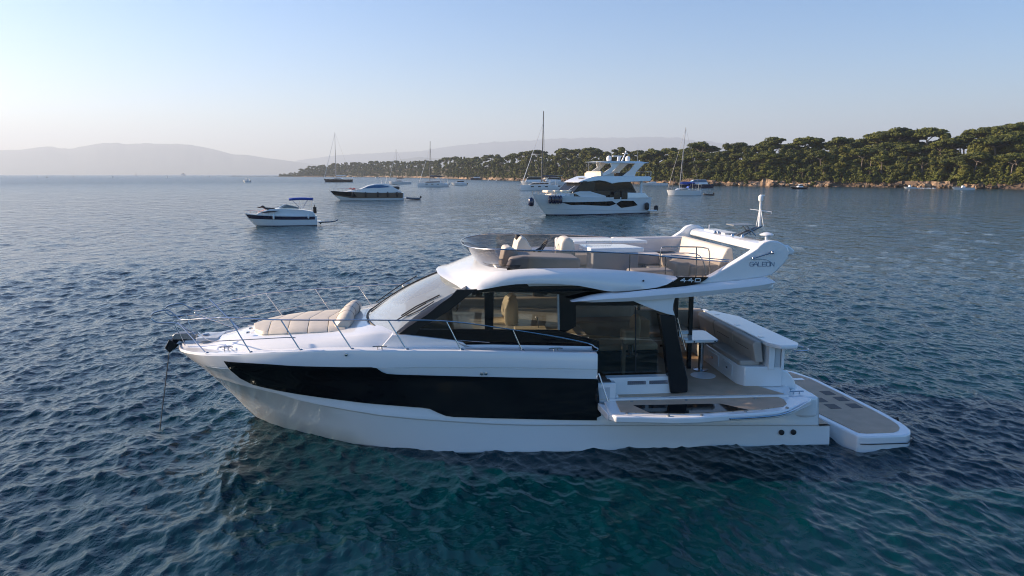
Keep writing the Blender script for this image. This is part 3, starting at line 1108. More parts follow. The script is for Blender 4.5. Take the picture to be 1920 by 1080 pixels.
# deck: side decks, foredeck and coachroof in one moulding
def deck_section(u):
    z0 = zsheer(u)
    b = hb(u, z0)
    zt = interp(u, [0, .6, 1.0, 1.5, 2.5, 3.4, 3.9, 4.3, 4.7, 5.4, 8.4], [1.72, 1.76, 1.84, 1.97, 2.06, 2.10, 2.18, 2.24, 2.2, 2.1, 2.0])
    vt = interp(u, [0, .6, 1.0, 1.5, 2.5, 4.1, 8.4], [.1, .25, .5, .85, 1.25, 1.74, 1.85])
    vb = min(interp(u, [0, .6, 1.0, 1.5, 2.5, 4.1, 6, 8.4], [.2, .5, .8, 1.15, 1.58, 1.93, 1.97, 1.97]), b - .12)
    vt = min(vt, vb - .08)
    pts = [(b, z0), (b - .02, z0 + .012), (b - .07, z0 + .012), (b - .085, z0 - .015), (vb, z0 - .012), (vb - .05, z0 + .01 + (zt - z0) * .25),
           (vt + .05, zt - (zt - z0) * .16), (vt, zt - .01), (vt - .06, zt + .006), (vt * .5, zt + .035), (0, zt + .05)]
    return pts
rings = []
for u in [-.015, .05, .12, .22, .35, .5, .7, .9, 1.1, 1.35, 1.6, 1.9, 2.3, 2.8, 3.3, 3.8, 4.3, 4.9, 5.6, 6.4, 7.2, 7.8, 8.36]:
    p = deck_section(u)
    ring = [(u, v, z) for v, z in p] + [(u, -v, z) for v, z in p[-2::-1]]
    rings.append(ring)
mb = MB().loft(rings, False, False)
mb.add(rings[-1], [tuple(range(len(rings[-1])))])
mb.add([(8.36, 2.42, 1.86), (8.36, 2.42, .6), (8.36, -2.42, .6), (8.36, -2.42, 1.86)], [(0, 1, 2, 3)])
deck = part('deck', 'gel', mb, angle=34)
# raised white quarter of the coaming below the cabin glass
top = uzs([(735, 628), (760, 628), (790, 631), (850, 638), (868, 642), (878, 650), (886, 656)], 1.97)
bot = [(top[-1][0], 1.93), (top[0][0] - .25, 1.95)]
part('coaming', 'gel', MB().plate(top + bot, 1.6, 1.985), deck, bevel=.03)
# skylight strips and hatch edges on the foredeck
part('deck_hatch', 'gelgrey', MB().box(.42, .86, -.3, .3, 1.80, 1.865), deck, bevel=.012)

# cleats
for x, y, v in ((424, 640, 1.05), (712, 648, 2.2), (1042, 652, 2.34)):
    u, z = UZ(x, y + 2, v)
    z = zsheer(u) + .0
    for sd_ in ((v, -v) if v < 1.2 else (v,)):
        mb = MB().tube([(u - .13, sd_, z + .065), (u - .08, sd_, z + .072), (u + .08, sd_, z + .072), (u + .13, sd_, z + .065)], .012)
        mb.tube([(u - .045, sd_, z - .02), (u - .035, sd_, z + .07)], .011).tube([(u + .045, sd_, z - .02), (u + .035, sd_, z + .07)], .011)
        part('cleat', 'steel', mb, split=False)

# rails ------------------------------------------------------------
def railpt(u): return min(hb(u, zsheer(u)) - .06, 2.33)
def rz(u): return interp(u, [.3, 1.3, 4.2, 5.3, 5.9, 6.8, 7.8, 8.35], [2.30, 2.50, 2.56, 2.55, 2.50, 2.36, 2.17, 2.03])
for sd_ in (1, -1):
    lean = .5
    pts = []
    loop = [UZ(x, y, .38) for x, y in ((375, 621), (355, 613), (332, 605), (308, 606), (292, 604), (284, 597), (285, 589), (296, 584), (315, 582), (330, 590), (345, 597))]
    pts += [(u, sd_ * (.38 + max(u, 0) * .55), z) for u, z in loop]
    for u in (.7, 1.0, 1.4, 1.9, 2.5, 3.2, 4.0, 4.7, 5.3, 5.9, 6.5, 7.1, 7.7, 8.2):
        pts.append((u, sd_ * (railpt(u) + .03), rz(u) if u > 1.2 else interp(u, [.45, 1.3], [2.37, 2.50])))
    pts += [(8.33, sd_ * 2.33, 1.99), (8.40, sd_ * 2.32, 1.95), (8.38, sd_ * 2.32, 1.91), (8.28, sd_ * 2.32, 1.90), (8.24, sd_ * 2.32, 1.87)]
    rail = part('bow_rail', 'steel', MB().tube(smooth_path(pts, 3), .0125, 8))
    # lower rail
    low = [(UZ(375, 621, .45)[0], sd_ * .55, UZ(375, 621, .45)[1])] + [(u, sd_ * (railpt(u) + .0), zsheer(u) + .26) for u in (.95, 1.4, 2.0, 2.6)] + [(2.75, sd_ * railpt(2.75), zsheer(2.7) + .25)]
    part('lower_rail', 'steel', MB().tube(smooth_path(low, 3), .010, 7), rail)
    mbw = MB().tube([(5.75, sd_ * 2.3, 2.17), (6.35, sd_ * 2.32, 2.12)], .006, 6)
    part('rail_wire', 'steel', mbw, rail)
    for x0, y0, x1, y1 in ((332, 597, 387, 642), (430, 601, 470, 646), (527, 604, 564, 646), (624, 604, 661, 654), (728, 605, 764, 655), (837, 610, 866, 656), (961, 622, 980, 657)):
        # base on the deck edge
        ub, _z = UZ(x1, y1, 1.4 if x1 < 500 else 2.2)
        for _ in range(4):
            ub, _z = UZ(x1, y1, railpt(max(ub, .1)))
        ut = ub
        for _ in range(4):
            ut, _zt = UZ(x0, y0, railpt(max(ut, .15)) + .03)
        zt = rz(ut) if ut > 1.2 else interp(ut, [-.3, .1, 1.3], [2.22, 2.24, 2.5])
        part('stanchion', 'steel', MB().tube([(ub, sd_ * railpt(max(ub, .1)), zsheer(ub) - .02), (ut, sd_ * (railpt(max(ut, .15)) + .03 if ut > .3 else .5), zt)], .012, 7), rail)
        part('rail_foot', 'steel', MB().lathe([(.035, 0), (.035, .012), (.016, .03)], (ub, sd_ * railpt(max(ub, .1)), zsheer(ub) + .005), 12), rail)
# bow pulpit step rods and the short staff
p0 = UZ(394, 560, .9); p1 = UZ(470, 645, 1.45)
part('flagstaff', 'steel', MB().tube([(p0[0], .95, p0[1]), (1.62, 1.44, 2.28)], .016, 8, r1=.016))
# pulpit centre rods
for sd_ in (1, -1):
    part('pulpit_rod', 'steel', MB().tube([(.02, sd_ * .36, 2.24), (.20, sd_ * .30, 1.72)], .011, 6))

# anchor gear --------------------------------------------------------
roller = part('bow_roller', 'galv', MB().plate([(-.10, 1.80), (.32, 1.80), (.34, 1.88), (.28, 1.93), (-.06, 1.93), (-.12, 1.88)], -.10, .10).box(.16, .24, -.03, .03, 1.70, 1.8), bevel=.012)
part('windlass', 'steel', MB().lathe([(.09, 1.72), (.09, 1.79), (.05, 1.80), (.06, 1.85), (.085, 1.88), (.06, 1.90)], (.52, 0, 0), 16).box(.36, .46, -.05, .05, 1.74, 1.86), bevel=.006)
an = UZ(345, 630, 0), UZ(322, 640, 0)
mb = MB()
ps = uzs([(352, 629), (345, 628), (330, 632), (319, 639), (313, 650), (313, 656), (318, 659), (330, 652), (341, 641), (352, 636)], 0)
mb.plate(ps, -.035, .035)
mb.plate([(ps[4][0] + .0, ps[4][1]), (ps[4][0] + .1, ps[4][1] + .18), (ps[4][0] + .26, ps[4][1] + .08), (ps[6][0] + .04, ps[6][1])], -.13, .13)
anchor = part('anchor', 'blkp', mb, bevel=.01)
mb = MB().tube([(-.1, 0, 1.84), (.2, 0, 1.86)], .03, 8)
part('shank', 'galv', mb, anchor)
# anchor line going down into the water
q0 = UZ(318, 655, 0)
gq = UV(300, 803, 0)
line = part('anchor_line', 'dash', MB().tube(smooth_path([(q0[0], 0, q0[1] + .02), (q0[0] * .6 + gq[0] * .4, gq[1] * .4, q0[1] * .6), (gq[0], gq[1], 0), (gq[0] - .15, gq[1], -.9)], 8), .010, 6))

# sun pad --------------------------------------------------------------
z_ = 2.20
corn = [UV(x, y, 2.25) for x, y in ((450, 622), (462, 607), (478, 597), (620, 576), (662, 574), (668, 600), (648, 620), (600, 624), (540, 622), (525, 626), (470, 627))]
def pad_outline(k=1.0):
    # port half, mirrored
    return [(1.55, .28), (1.72, .62), (1.9, .82), (2.5, 1.0), (3.55, 1.08)]
def padz(u, v): return interp(u, [1.4, 2.5, 4.1], [2.01, 2.11, 2.16]) + .045 - .03 * abs(v)
sp = empty('sun_pad'); sp.parent = yacht
outl = [(1.52, 0.20), (1.60, .55), (1.82, .86), (2.3, 1.02), (2.9, 1.10), (3.5, 1.12)]
def strip(u0, u1, nm):
    nU = 7
    rings = []
    for k in range(nU):
        u = u0 + (u1 - u0) * k / (nU - 1)
        w = interp(u, [p[0] for p in outl], [p[1] for p in outl])
        e_ = min(k, nU - 1 - k)
        dz = -.006 if e_ == 0 else 0
        bow = lambda v: u - .16 * (1 - abs((v / max(w, .2)))) * (1 if nm > 0 else 1)
        top_ = []
        for q in (-1, -.93, -.6, -.3, 0, .3, .6, .93, 1):
            v = q * w
            uu = u + .14 * abs(q) - .07
            edge = .05 if abs(q) == 1 else 0
            top_.append((uu, v, padz(u, v) + .03 + dz - edge))
        under = [(p[0], p[1], padz(u, p[1]) - .06) for p in top_[::-1]]
        rings.append(top_ + under)
    return MB().loft(rings, True, True)
cuts = [1.58, 1.95, 2.35, 2.75, 3.15, 3.5]
for a_, b_ in zip(cuts[:-1], cuts[1:]):
    part('pad_section', 'beige', strip(a_ + .006, b_ - .006, 1), sp, angle=45, bevel=.006)
part('pad_base', 'seam', MB().slab([(2.2, -.8), (3.4, -1.0), (3.4, 1.0), (2.2, .8)], 2.04, 2.13), sp)
# rolled head rest
rings = []
for k in range(15):
    q = -1 + 2 * k / 14
    v = q * .98
    rr = .185 * (1 - .35 * abs(q) ** 10)
    cz = 2.225 + (0 if abs(q) < .9 else -.03)
    ring = []
    for j in range(16):
        a_ = 6.283 * j / 16
        ring.append((3.50 + rr * 1.0 * math.cos(a_) + .06 * math.sin(a_) - .05 * (1 - abs(q)), v, cz + rr * (1.15 if math.sin(a_) > 0 else .8) * math.sin(a_)))
    rings.append(ring)
part('head_rest', 'beige', MB().loft(rings, True, True), sp, angle=60)
mb = MB()
for q in (-.5, 0, .5):
    mb.tube([(3.50 + .187 * math.cos(a_) + .06 * math.sin(a_) - .05 * (1 - abs(q)), q * .98, 2.225 + .183 * (1.15 if math.sin(a_) > 0 else .8) * math.sin(a_)) for a_ in [6.283 * j / 16 for j in range(16)]], .007, 5, closed=True)
part('head_rest_seam', 'seam', mb, sp)
for v_ in (.35, -.35, .75):
    part('drink_holder', 'steel', MB().lathe([(.04, 0), (.04, .02), (.03, .03)], (1.50 + abs(v_) * .12, v_, 2.05), 12), sp)

# ================================================================ cabin
# ---- windscreen
def wind_grid(nu=10, nv=14):
    rows = []
    for i in range(nu + 1):
        t = i / nu * 1.10
        row = []
        for j in range(nv + 1):
            q = -1 + 2 * j / nv
            # bottom edge and top edge, bowed
            ub = 3.92 + .62 * abs(q) ** 2.4
            zb = 2.28 - .12 * abs(q) ** 2
            vb_ = 1.74 * q
            ut = 5.42 + .42 * abs(q) ** 2.2
            zt = 3.10 - .10 * abs(q) ** 2
            vt_ = 1.58 * q
            b_ = .06 * math.sin(math.pi * min(t, 1))
            row.append((ub + (ut - ub) * t - b_ * .5, vb_ + (vt_ - vb_) * t, zb + (zt - zb) * t + b_))
        rows.append(row)
    return rows
wg = wind_grid()
cabin = empty('cabin'); cabin.parent = yacht
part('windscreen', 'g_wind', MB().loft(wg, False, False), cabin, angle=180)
mb = MB()
for j in (5,):
    mb.tube([(r[j][0], r[j][1], r[j][2] + .012) for r in wg], .014, 5)
part('screen_seal', 'rubber', mb, cabin)
mb = MB().tube([(p[0] - .015, p[1], p[2]) for p in wg[0]], .022, 6)
part('screen_seal', 'rubber', mb, cabin)
# wipers, lying on the glass
def wsurf(t, q, off=.02):
    a_ = abs(q)
    ub, zb, vb_ = 3.92 + .62 * a_ ** 2.4, 2.28 - .12 * a_ ** 2, 1.74 * q
    ut, zt, vt_ = 5.42 + .42 * a_ ** 2.2, 3.10 - .10 * a_ ** 2, 1.58 * q
    b_ = .06 * math.sin(math.pi * min(t, 1))
    return (ub + (ut - ub) * t - b_ * .5 - off * .45, vb_ + (vt_ - vb_) * t + off * .3, zb + (zt - zb) * t + b_ + off)
def to_px(p):
    w_ = YO + AX * p[0] + PX * p[1]
    dz = p[2] - CAMH
    fw = w_[1] * _c - dz * _s
    up = w_[1] * _s + dz * _c
    return 960 + FPX * w_[0] / fw, 540 - FPX * up / fw
def on_screen(x, y, off=.02):
    best = None
    for i in range(0, 41):
        for j in range(0, 49):
            p = wsurf(i / 40, j / 48, off)
            X_, Y_ = to_px(p)
            d = (X_ - x) ** 2 + (Y_ - y) ** 2
            if best is None or d < best[0]: best = (d, p)
    return best[1]
wl_ = [on_screen(x, y, .03) for x, y in ((742, 602), (775, 582), (800, 568))]
w_ = part('wiper_arm', 'rubber', MB().tube([(p[0], p[1], p[2]) for p in wl_], .013, 6), cabin)
part('wiper_blade', 'rubber', MB().tube([on_screen(x, y, .02) for x, y in ((752, 592), (780, 574), (824, 553))], .014, 6), w_)
part('wiper_blade', 'rubber', MB().tube([on_screen(x, y, .02) for x, y in ((762, 594), (788, 580), (812, 566))], .010, 6), w_)
for q in (0.15, -1.0):
    u_, z_b = UZ(708 if q < 0 else 715, 577, q)
    part('wiper_arm', 'rubber', MB().tube([(3.98, q, 2.33), (4.5, q - .25, 2.66), (4.9, q - .45, 2.86)], .012, 6), cabin)
part('navigation_light', 'rubber', MB().ball((UZ(708, 574, -1.6)[0], -1.6, UZ(708, 574, -1.6)[1]), .05, .04, .05), cabin)

# ---- A pillar: dark band from coaming up to the roof
VS = 1.93
def side_v(z): return 1.93 - (z - 1.9) * .03
def wallpoly(px, th=.03, off=0.0, v=1.90):
    """polygon on the cabin side plane; returns prism points"""
    pts = []
    for x, y in px:
        vv = v
        for _ in range(4):
            u, z = UZ(x, y, vv)
            vv = side_v(z) + off
        pts.append((u, vv, z))
    return pts
def wall(mb, px, th=.03, off=0.0, both=True):
    pts = wallpoly(px, th, off)
    mb.prism(pts, (0, -th, 0))
    if both:
        mb.prism([(u, -v, z) for u, v, z in pts], (0, th, 0))
    return mb

# solid black frame panels (the rest is glass)
mb = MB()
wall(mb, [(745, 628), (766, 612), (800, 590), (826, 569), (845, 556), (857, 543), (893, 543), (870, 561), (842, 583), (812, 602), (786, 618), (779, 627)], .06, .012)
pil = part('windscreen_pillar', 'blkp', mb, yacht, bevel=.012)
# broad rounded face of the pillar between glass and side
rg = []
for t, row in zip(range(11), wg):
    p = row[-1]
    tt = min(t / 10, 1)
    q = wallpoly([(757 + (872 - 757) * tt, 622 + (544 - 622) * tt)], 0, .014)[0]
    rg.append([(p[0] - .005, p[1] - .02, p[2] + .004), ((p[0] * .66 + q[0] * .34) , (p[1] + .13), (p[2] + q[2]) / 2 + .035), q])
mb = MB().loft(rg, False, False)
mb.loft([[(a, -b, c) for a, b, c in r] for r in rg], False, False)
part('pillar_face', 'blkp', mb, pil, angle=70)
# sill band
mb = MB()
wall(mb, [(752, 640), (752, 626), (779, 625), (786, 617.5), (905, 618), (1060, 619), (1063, 624), (1124, 640), (1124, 662), (1118, 664), (870, 664)], .05, .006)
part('cabin_sill', 'blk', mb, cabin, bevel=.008)
# header band under the roof
mb = MB()
wall(mb, [(885, 543), (920, 539), (960, 533.5), (1010, 530), (1060, 531), (1110, 538), (1150, 545), (1240, 545), (1262, 556), (1262, 572), (1178, 573), (1080, 573), (1066, 574), (1060, 555), (1046, 551.5), (1000, 549), (960, 548), (925, 547), (905, 548), (885, 555)], .05, .004)
part('roof_header', 'blk', mb, cabin)
# mullions
mb = MB()
wall(mb, [(908, 550), (926, 548), (925, 620), (909, 620)], .06, .010)
part('window_post', 'blk', mb, cabin, bevel=.006)
mb = MB()
wall(mb, [(1048, 551), (1063, 553), (1080, 572), (1080, 612), (1063, 622), (1049, 620)], .06, .010)
part('window_post', 'blk', mb, cabin, bevel=.006)
mb = MB()
wall(mb, [(1045, 552), (1048.5, 552), (1049.5, 619), (1046, 619)], .03, .016)
part('window_trim', 'galv', mb, cabin)
mb = MB()
wall(mb, [(1191, 575), (1193, 575), (1193, 700), (1191, 700)], .02, .012, False)
part('window_trim', 'rubber', mb, cabin)
# glass panes
def pane(px, both=True, off=-.012, m='g_cabin'):
    mb = MB()
    pts = wallpoly(px, 0, off)
    mb.add(pts, [tuple(range(len(pts)))])
    if both: mb.add([(u, -v, z) for u, v, z in pts], [tuple(range(len(pts)))])
    return part('side_window', m, mb, cabin)
pane([(782, 622), (862, 566), (892, 545), (915, 545), (915, 621)])
pane([(915, 545), (1055, 550), (1055, 622), (915, 622)])
pane([(1055, 572), (1262, 572), (1262, 640), (1055, 624)], m='g_aft')
pane([(1118, 636), (1262, 639), (1262, 705), (1119, 704)], m='g_aft')
# rear pillar, wide and dark, leaning forward as it rises
pp = uzs([(1236, 590), (1254, 592), (1266, 590), (1272, 628), (1281, 672), (1290, 712), (1290, 733), (1288, 736), (1258, 738), (1253, 700), (1247, 650)], 2.26)
mb = MB().plate(pp, 2.06, 2.26)
mb.plate(pp, -2.26, -2.06)
part('rear_pillar', 'blkp', mb, cabin, bevel=.02)
mb = MB().tube([(u, 2.30, z) for u, z in uzs([(1270, 596), (1276, 622), (1285, 656)], 2.30)], .012, 6)
for x, y in ((1270.5, 604), (1282, 648)):
    u, z = UZ(x, y, 2.3)
    mb.tube([(u, 2.3, z), (u - .02, 2.22, z)], .01, 6)
part('grab_rail', 'steel', mb, cabin)
# white fin under the wing
fp = uzs([(1186, 564), (1266, 558), (1263, 570), (1262, 580), (1266, 592), (1252, 589.5), (1232, 583), (1210, 574.5)], 2.28)
mb = MB().plate(fp, 2.13, 2.28)
mb.plate(fp, -2.28, -2.13)
part('wing_fin', 'gel', mb, cabin, bevel=.012)
# white lower side wall with grilles
lw = [(8.62, 1.335), (9.90, 1.335), (9.90, .99), (8.62, .99)]
lwall = part('side_wall', 'gel', MB().plate(lw, 2.0, 2.19).plate(lw, -2.19, -2.0), yacht, bevel=.01)
gz0, gz1 = 1.19, 1.26
for u0, u1 in ((9.02, 9.38), (9.45, 9.81)):
    mb = MB()
    n = 9
    w_ = (u1 - u0) / n
    for k in range(n + 1):
        mb.tube([(u0 + k * w_, 2.197, gz0), (min(u0 + k * w_ + .06, u1), 2.197, gz1)], .0035, 4)
        mb.tube([(min(u0 + k * w_ + .06, u1), 2.197, gz0), (u0 + k * w_, 2.197, gz1)], .0035, 4)
    g = part('vent_grille', 'steel', mb, lwall)
    part('vent_opening', 'rubber', MB().box(u0, u1, 2.17, 2.193, gz0, gz1), g)
# moulded locker and step beside the gap
lk = part('side_locker', 'gel', MB().box(8.38, 8.74, 2.0, 2.42, .98, 1.30).box(8.74, 8.80, 2.05, 2.40, .98, 1.04), yacht, bevel=.015)
part('locker_recess', 'gelgrey', MB().box(8.42, 8.62, 2.20, 2.425, 1.0, 1.22), lk)
part('locker_lid', 'tile', MB().box(8.40, 8.66, 2.06, 2.36, 1.30, 1.318), lk)
mb = MB().tube([(8.40, 2.44, 1.50), (8.55, 2.62, .99)], .012, 6).tube([(8.36, 2.43, 1.42), (8.40, 2.44, 1.50)], .016, 6)
part('balcony_stay', 'steel', mb, cabin)

# interior ------------------------------------------------------------
inn = empty('saloon'); inn.parent = yacht
part('saloon_floor', 'wood', MB().box(4.6, 10.3, -1.86, 1.86, 1.12, 1.20), inn)
part('ceiling', 'ceil', MB().box(5.95, 10.3, -1.6, 1.6, 2.98, 3.02), inn)
part('far_sill', 'taupe', MB().box(5.2, 10.2, -1.87, -1.75, 1.2, 2.22).box(5.2, 10.2, -1.90, -1.62, 2.22, 2.25), inn)
part('near_lining', 'wood', MB().box(5.0, 8.3, 1.80, 1.84, 1.2, 2.10), inn)
dsh = [(4.45, 2.15), (4.9, 2.33), (5.3, 2.36), (5.62, 2.30), (5.72, 2.1), (5.7, 1.2), (4.5, 1.2)]
dash = part('dashboard', 'dash', MB().plate(dsh, -1.6, 1.6), yacht, bevel=.03)
part('instrument_panel', 'dash', MB().plate([(5.45, 2.34), (5.62, 2.62), (5.72, 2.60), (5.66, 2.3)], -.9, -.1), dash, bevel=.02)
part('steering_wheel', 'steel', MB().tube([(5.86 + .07 * math.sin(a_), -.5 + .19 * math.cos(a_), 2.36 + .19 * math.sin(a_)) for a_ in [6.283 * k / 20 for k in range(20)]], .014, 6, closed=True), dash)
# pilot seat
def armchair(u, v, nm, s_=1.0, zf=1.2):
    e = empty(nm); e.parent = yacht
    part('seat_box', 'cream', MB().box(u - .30 * s_, u + .22 * s_, v - .30 * s_, v + .30 * s_, zf + .25, zf + .86 * s_), e, bevel=.05, seg=3)
    rings = []
    for k in range(9):
        q = -1 + k / 4
        w = .34 * s_
        h = .58 * s_ * (1 - .25 * abs(q) ** 3)
        rings.append([(u + .12 * s_ + .05 * abs(q) * -3.2 * s_, v + q * w, zf + .80 * s_), (u + .16 * s_ - .16 * s_ * abs(q), v + q * w, zf + .80 * s_ + h * .8), (u + .22 * s_ - .14 * abs(q) * s_, v + q * w, zf + .80 * s_ + h),
                      (u + .32 * s_ - .12 * abs(q) * s_, v + q * w, zf + .78 * s_ + h * .85), (u + .34 * s_ - .12 * abs(q) * s_, v + q * w, zf + .5 * s_)])
    part('seat_back', 'cream', MB().loft(rings, True, True), e, subsurf=1, angle=180)
    part('seat_pedestal', 'steel', MB().lathe([(.16, zf), (.16, zf + .03), (.06, zf + .06), (.06, zf + .3)], (u, v, 0), 14), e)
    return e
armchair(6.74, .35, 'pilot_seat', 1.15, 1.16)
# galley counter with white top
part('galley', 'wood', MB().box(6.95, 8.1, 1.15, 1.72, 1.2, 2.06), inn, bevel=.01)
part('galley_top', 'cream', MB().box(6.92, 7.55, 1.12, 1.70, 2.06, 2.16).box(7.55, 8.12, 1.12, 1.72, 2.06, 2.09), inn, bevel=.01)
part('tap', 'steel', MB().tube([(7.4, 1.3, 2.16), (7.38, 1.3, 2.36), (7.34, 1.32, 2.38)], .012, 6), inn)
# far side settee and cabinets, tan
part('settee', 'taupe', MB().box(8.35, 10.1, -1.72, -1.05, 1.2, 1.62).box(8.35, 10.1, -1.76, -1.52, 1.62, 2.05), inn, bevel=.05)
part('cabinet', 'wood', MB().box(7.9, 8.3, -1.74, -1.2, 1.2, 1.98), inn, bevel=.02)
part('saloon_table', 'beige', MB().box(8.5, 9.7, -.75, .15, 1.86, 1.90), inn, bevel=.01)
part('table_leg', 'steel', MB().lathe([(.15, 1.2), (.15, 1.23), (.04, 1.25), (.04, 1.86)], (9.1, -.3, 0), 12), inn)
# added near side bench and tan block, standing in for another boat's reflection
part('reflection_bench_base', 'dash', MB().box(8.5, 9.85, .75, 1.40, 1.2, 1.66), inn, bevel=.02)
part('reflection_bench_cushion', 'cream', MB().box(8.5, 9.85, .75, 1.40, 1.66, 1.80), inn, bevel=.05)
part('reflection_block', 'tan_reflection', MB().box(8.0, 9.9, .1, .62, 1.72, 2.12), inn, bevel=.03)  # added: its tan band imitates a reflection on the aft glass
part('reflection_block_base', 'dash', MB().box(8.0, 9.9, .14, .58, 1.2, 1.72), inn)
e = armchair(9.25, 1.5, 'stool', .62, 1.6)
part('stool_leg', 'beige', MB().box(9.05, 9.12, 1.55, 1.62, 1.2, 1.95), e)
part('curtain', 'wood', MB().box(9.25, 9.62, -1.83, -1.78, 2.2, 2.95), inn)
# rear bulkhead: dark posts, glass sliding doors
part('door_post', 'blkp', MB().box(10.80, 10.88, .42, .50, 1.0, 3.0), cabin)
part('door_post', 'blkp', MB().box(10.46, 10.54, .42, .52, 1.0, 3.0), cabin)
part('door_post', 'blkp', MB().box(10.3, 10.36, -1.9, -1.8, 1.2, 3.0), cabin)
part('door_glass', 'g_cabin', MB().add([(10.5, .5, 1.05), (10.84, .46, 1.05), (10.84, .46, 2.98), (10.5, .5, 2.98)], [(0, 1, 2, 3)]), cabin)
u, z = UZ(1284, 624, .6)
part('door_handle', 'steel', MB().box(u - .12, u + .10, .5, .56, z - .04, z + .04).box(u - .12, u - .04, .48, .58, z - .10, z + .02), cabin, bevel=.01)

# ================================================================ roof / flybridge moulding
ROOF_LOW = [(5.85, 3.0), (6.0, 3.03), (6.4, 3.11), (6.8, 3.19), (7.2, 3.225), (7.6, 3.215), (8.0, 3.165), (8.4, 3.09), (8.7, 3.04), (8.95, 3.03), (9.4, 3.05), (9.8, 3.08), (10.1, 3.135), (10.3, 3.23), (10.4, 3.265)]
lowpx = [(875, 544), (892, 543), (917, 540), (942, 536), (967, 533), (1000, 531.8), (1037, 532), (1080, 535), (1109, 540), (1127, 544), (1145, 547), (1160, 547)]
midpx = [(875, 543), (905, 533), (940, 526), (967, 523.5), (1000, 522), (1037, 521), (1075, 521), (1107, 523), (1150, 529.5), (1195, 541)]
uppx = [(893, 496), (940, 507.5), (975, 504.5), (1010, 503), (1060, 502.5), (1100, 503), (1150, 505.5), (1200, 509.5), (1240, 514), (1273, 519)]
aftlow = [(1160, 547), (1227, 541), (1254, 533), (1267, 525), (1273, 519.6)]
def bo(u): return interp(u, [5.8, 6.2, 6.8, 7.5, 9, 13], [1.78, 1.95, 2.1, 2.2, 2.26, 2.28])
def tab(px, voff):
    out = []
    for x, y in px:
        v = 2.2
        for _ in range(5):
            u, z = UZ(x, y, v)
            v = bo(u) + voff
        out.append((u, z))
    return out
T_low = tab(lowpx + aftlow[1:], 0.0)
T_mid = tab(midpx, .02)
T_up = tab(uppx, -.16)
def f_low(u): return interp(u, [p[0] for p in T_low], [p[1] for p in T_low])
def f_mid(u):
    z = interp(u, [p[0] for p in T_mid], [p[1] for p in T_mid])
    return max(z, f_low(u) + .004) if u < T_mid[-1][0] else f_low(u) + .004
def f_up(u): return interp(u, [p[0] for p in T_up], [p[1] for p in T_up])
u_end = T_low[-1][0]
def ring_at(u, b, zl, zm, zu, t=1.0, t2=1.0):
    zm = min(max(zm, zl + .01), zu - .01)
    return [(1.50, min(3.0, zl + .01)), (b - .14, zl), (b, zl), (b + .02, zm), (b - .03, zm + (zu - zm) * .5), (b - .12, zu - .012), (b - .17, zu), (b - .22, zu - .01),
            (b - .25, zu + .01 - .36 * t), (1.25, zu + .015 - .37 * t), (.9, zu + .02 - .37 * t), (0, zu + .03 - .38 * t)]
rings = []
NF = 14
U1 = 6.72
for k in range(NF):
    t = (k / NF) ** 1.15
    uc = 5.36 + (U1 - 5.36) * t
    us_ = 5.86 + (U1 - 5.86) * t
    b = bo(us_) * (.93 + .07 * min(t * 2.5, 1))
    zl = f_low(us_) if us_ > 5.95 else 3.0
    zl_c = 3.10 * (1 - t) + zl * t if t < 1 else zl
    p1 = ring_at(us_, b, zl, f_mid(us_), f_up(U1), 0)
    zc = 3.10 + (p1[-1][1] - 3.10) * (1 - (1 - t) ** 1.9)
    p0 = []
    for i, pp_ in enumerate(p1):
        if i < 2:
            p0.append((b * (.82 if i == 0 else .93), zl - .012))
        else:
            fi = math.pi / 2 * (i - 2) / (len(p1) - 3)
            v = b * math.cos(fi) ** .62
            z = zl + (zc - zl) * math.sin(fi) ** .75
            if i == 2: z = zl
            p0.append((v, z))
    w = t * t * (3 - 2 * t)
    w = w * w
    ring = []
    for (va, za), (vb_, zb_) in zip(p0, p1):
        v = va + (vb_ - va) * w
        z = za + (zb_ - za) * w
        q = min(abs(v) / b, 1)
        lead = 3.10 - .10 * q ** 2 - zl
        z = z + lead * (1 - t) ** 3 * 1.0
        ring.append((uc + (us_ - uc) * q ** 2.3, v, z))
    rings.append(ring)
for u in [U1] + [6.86 + .19 * k for k in range(18)] + [u_end - .12, u_end - .05, u_end]:
    b = bo(u)
    t = min(max((u - U1) / .14, 0), 1)
    rings.append([(u, v, z) for v, z in ring_at(u, b, f_low(u), f_mid(u), f_up(u), t)])
rings = [r + [(a, -b_, c) for a, b_, c in r[-2::-1]] for r in rings]
mb = MB().loft(rings, False, False)
roof = part('flybridge_deck', 'gel', mb, angle=48, split=False)
part('underside', 'blkp', MB().slab([(5.95, -1.7), (7.5, -2.1), (10.4, -2.15), (10.4, 2.15), (7.5, 2.1), (5.95, 1.7)], 3.012, 3.022), roof)

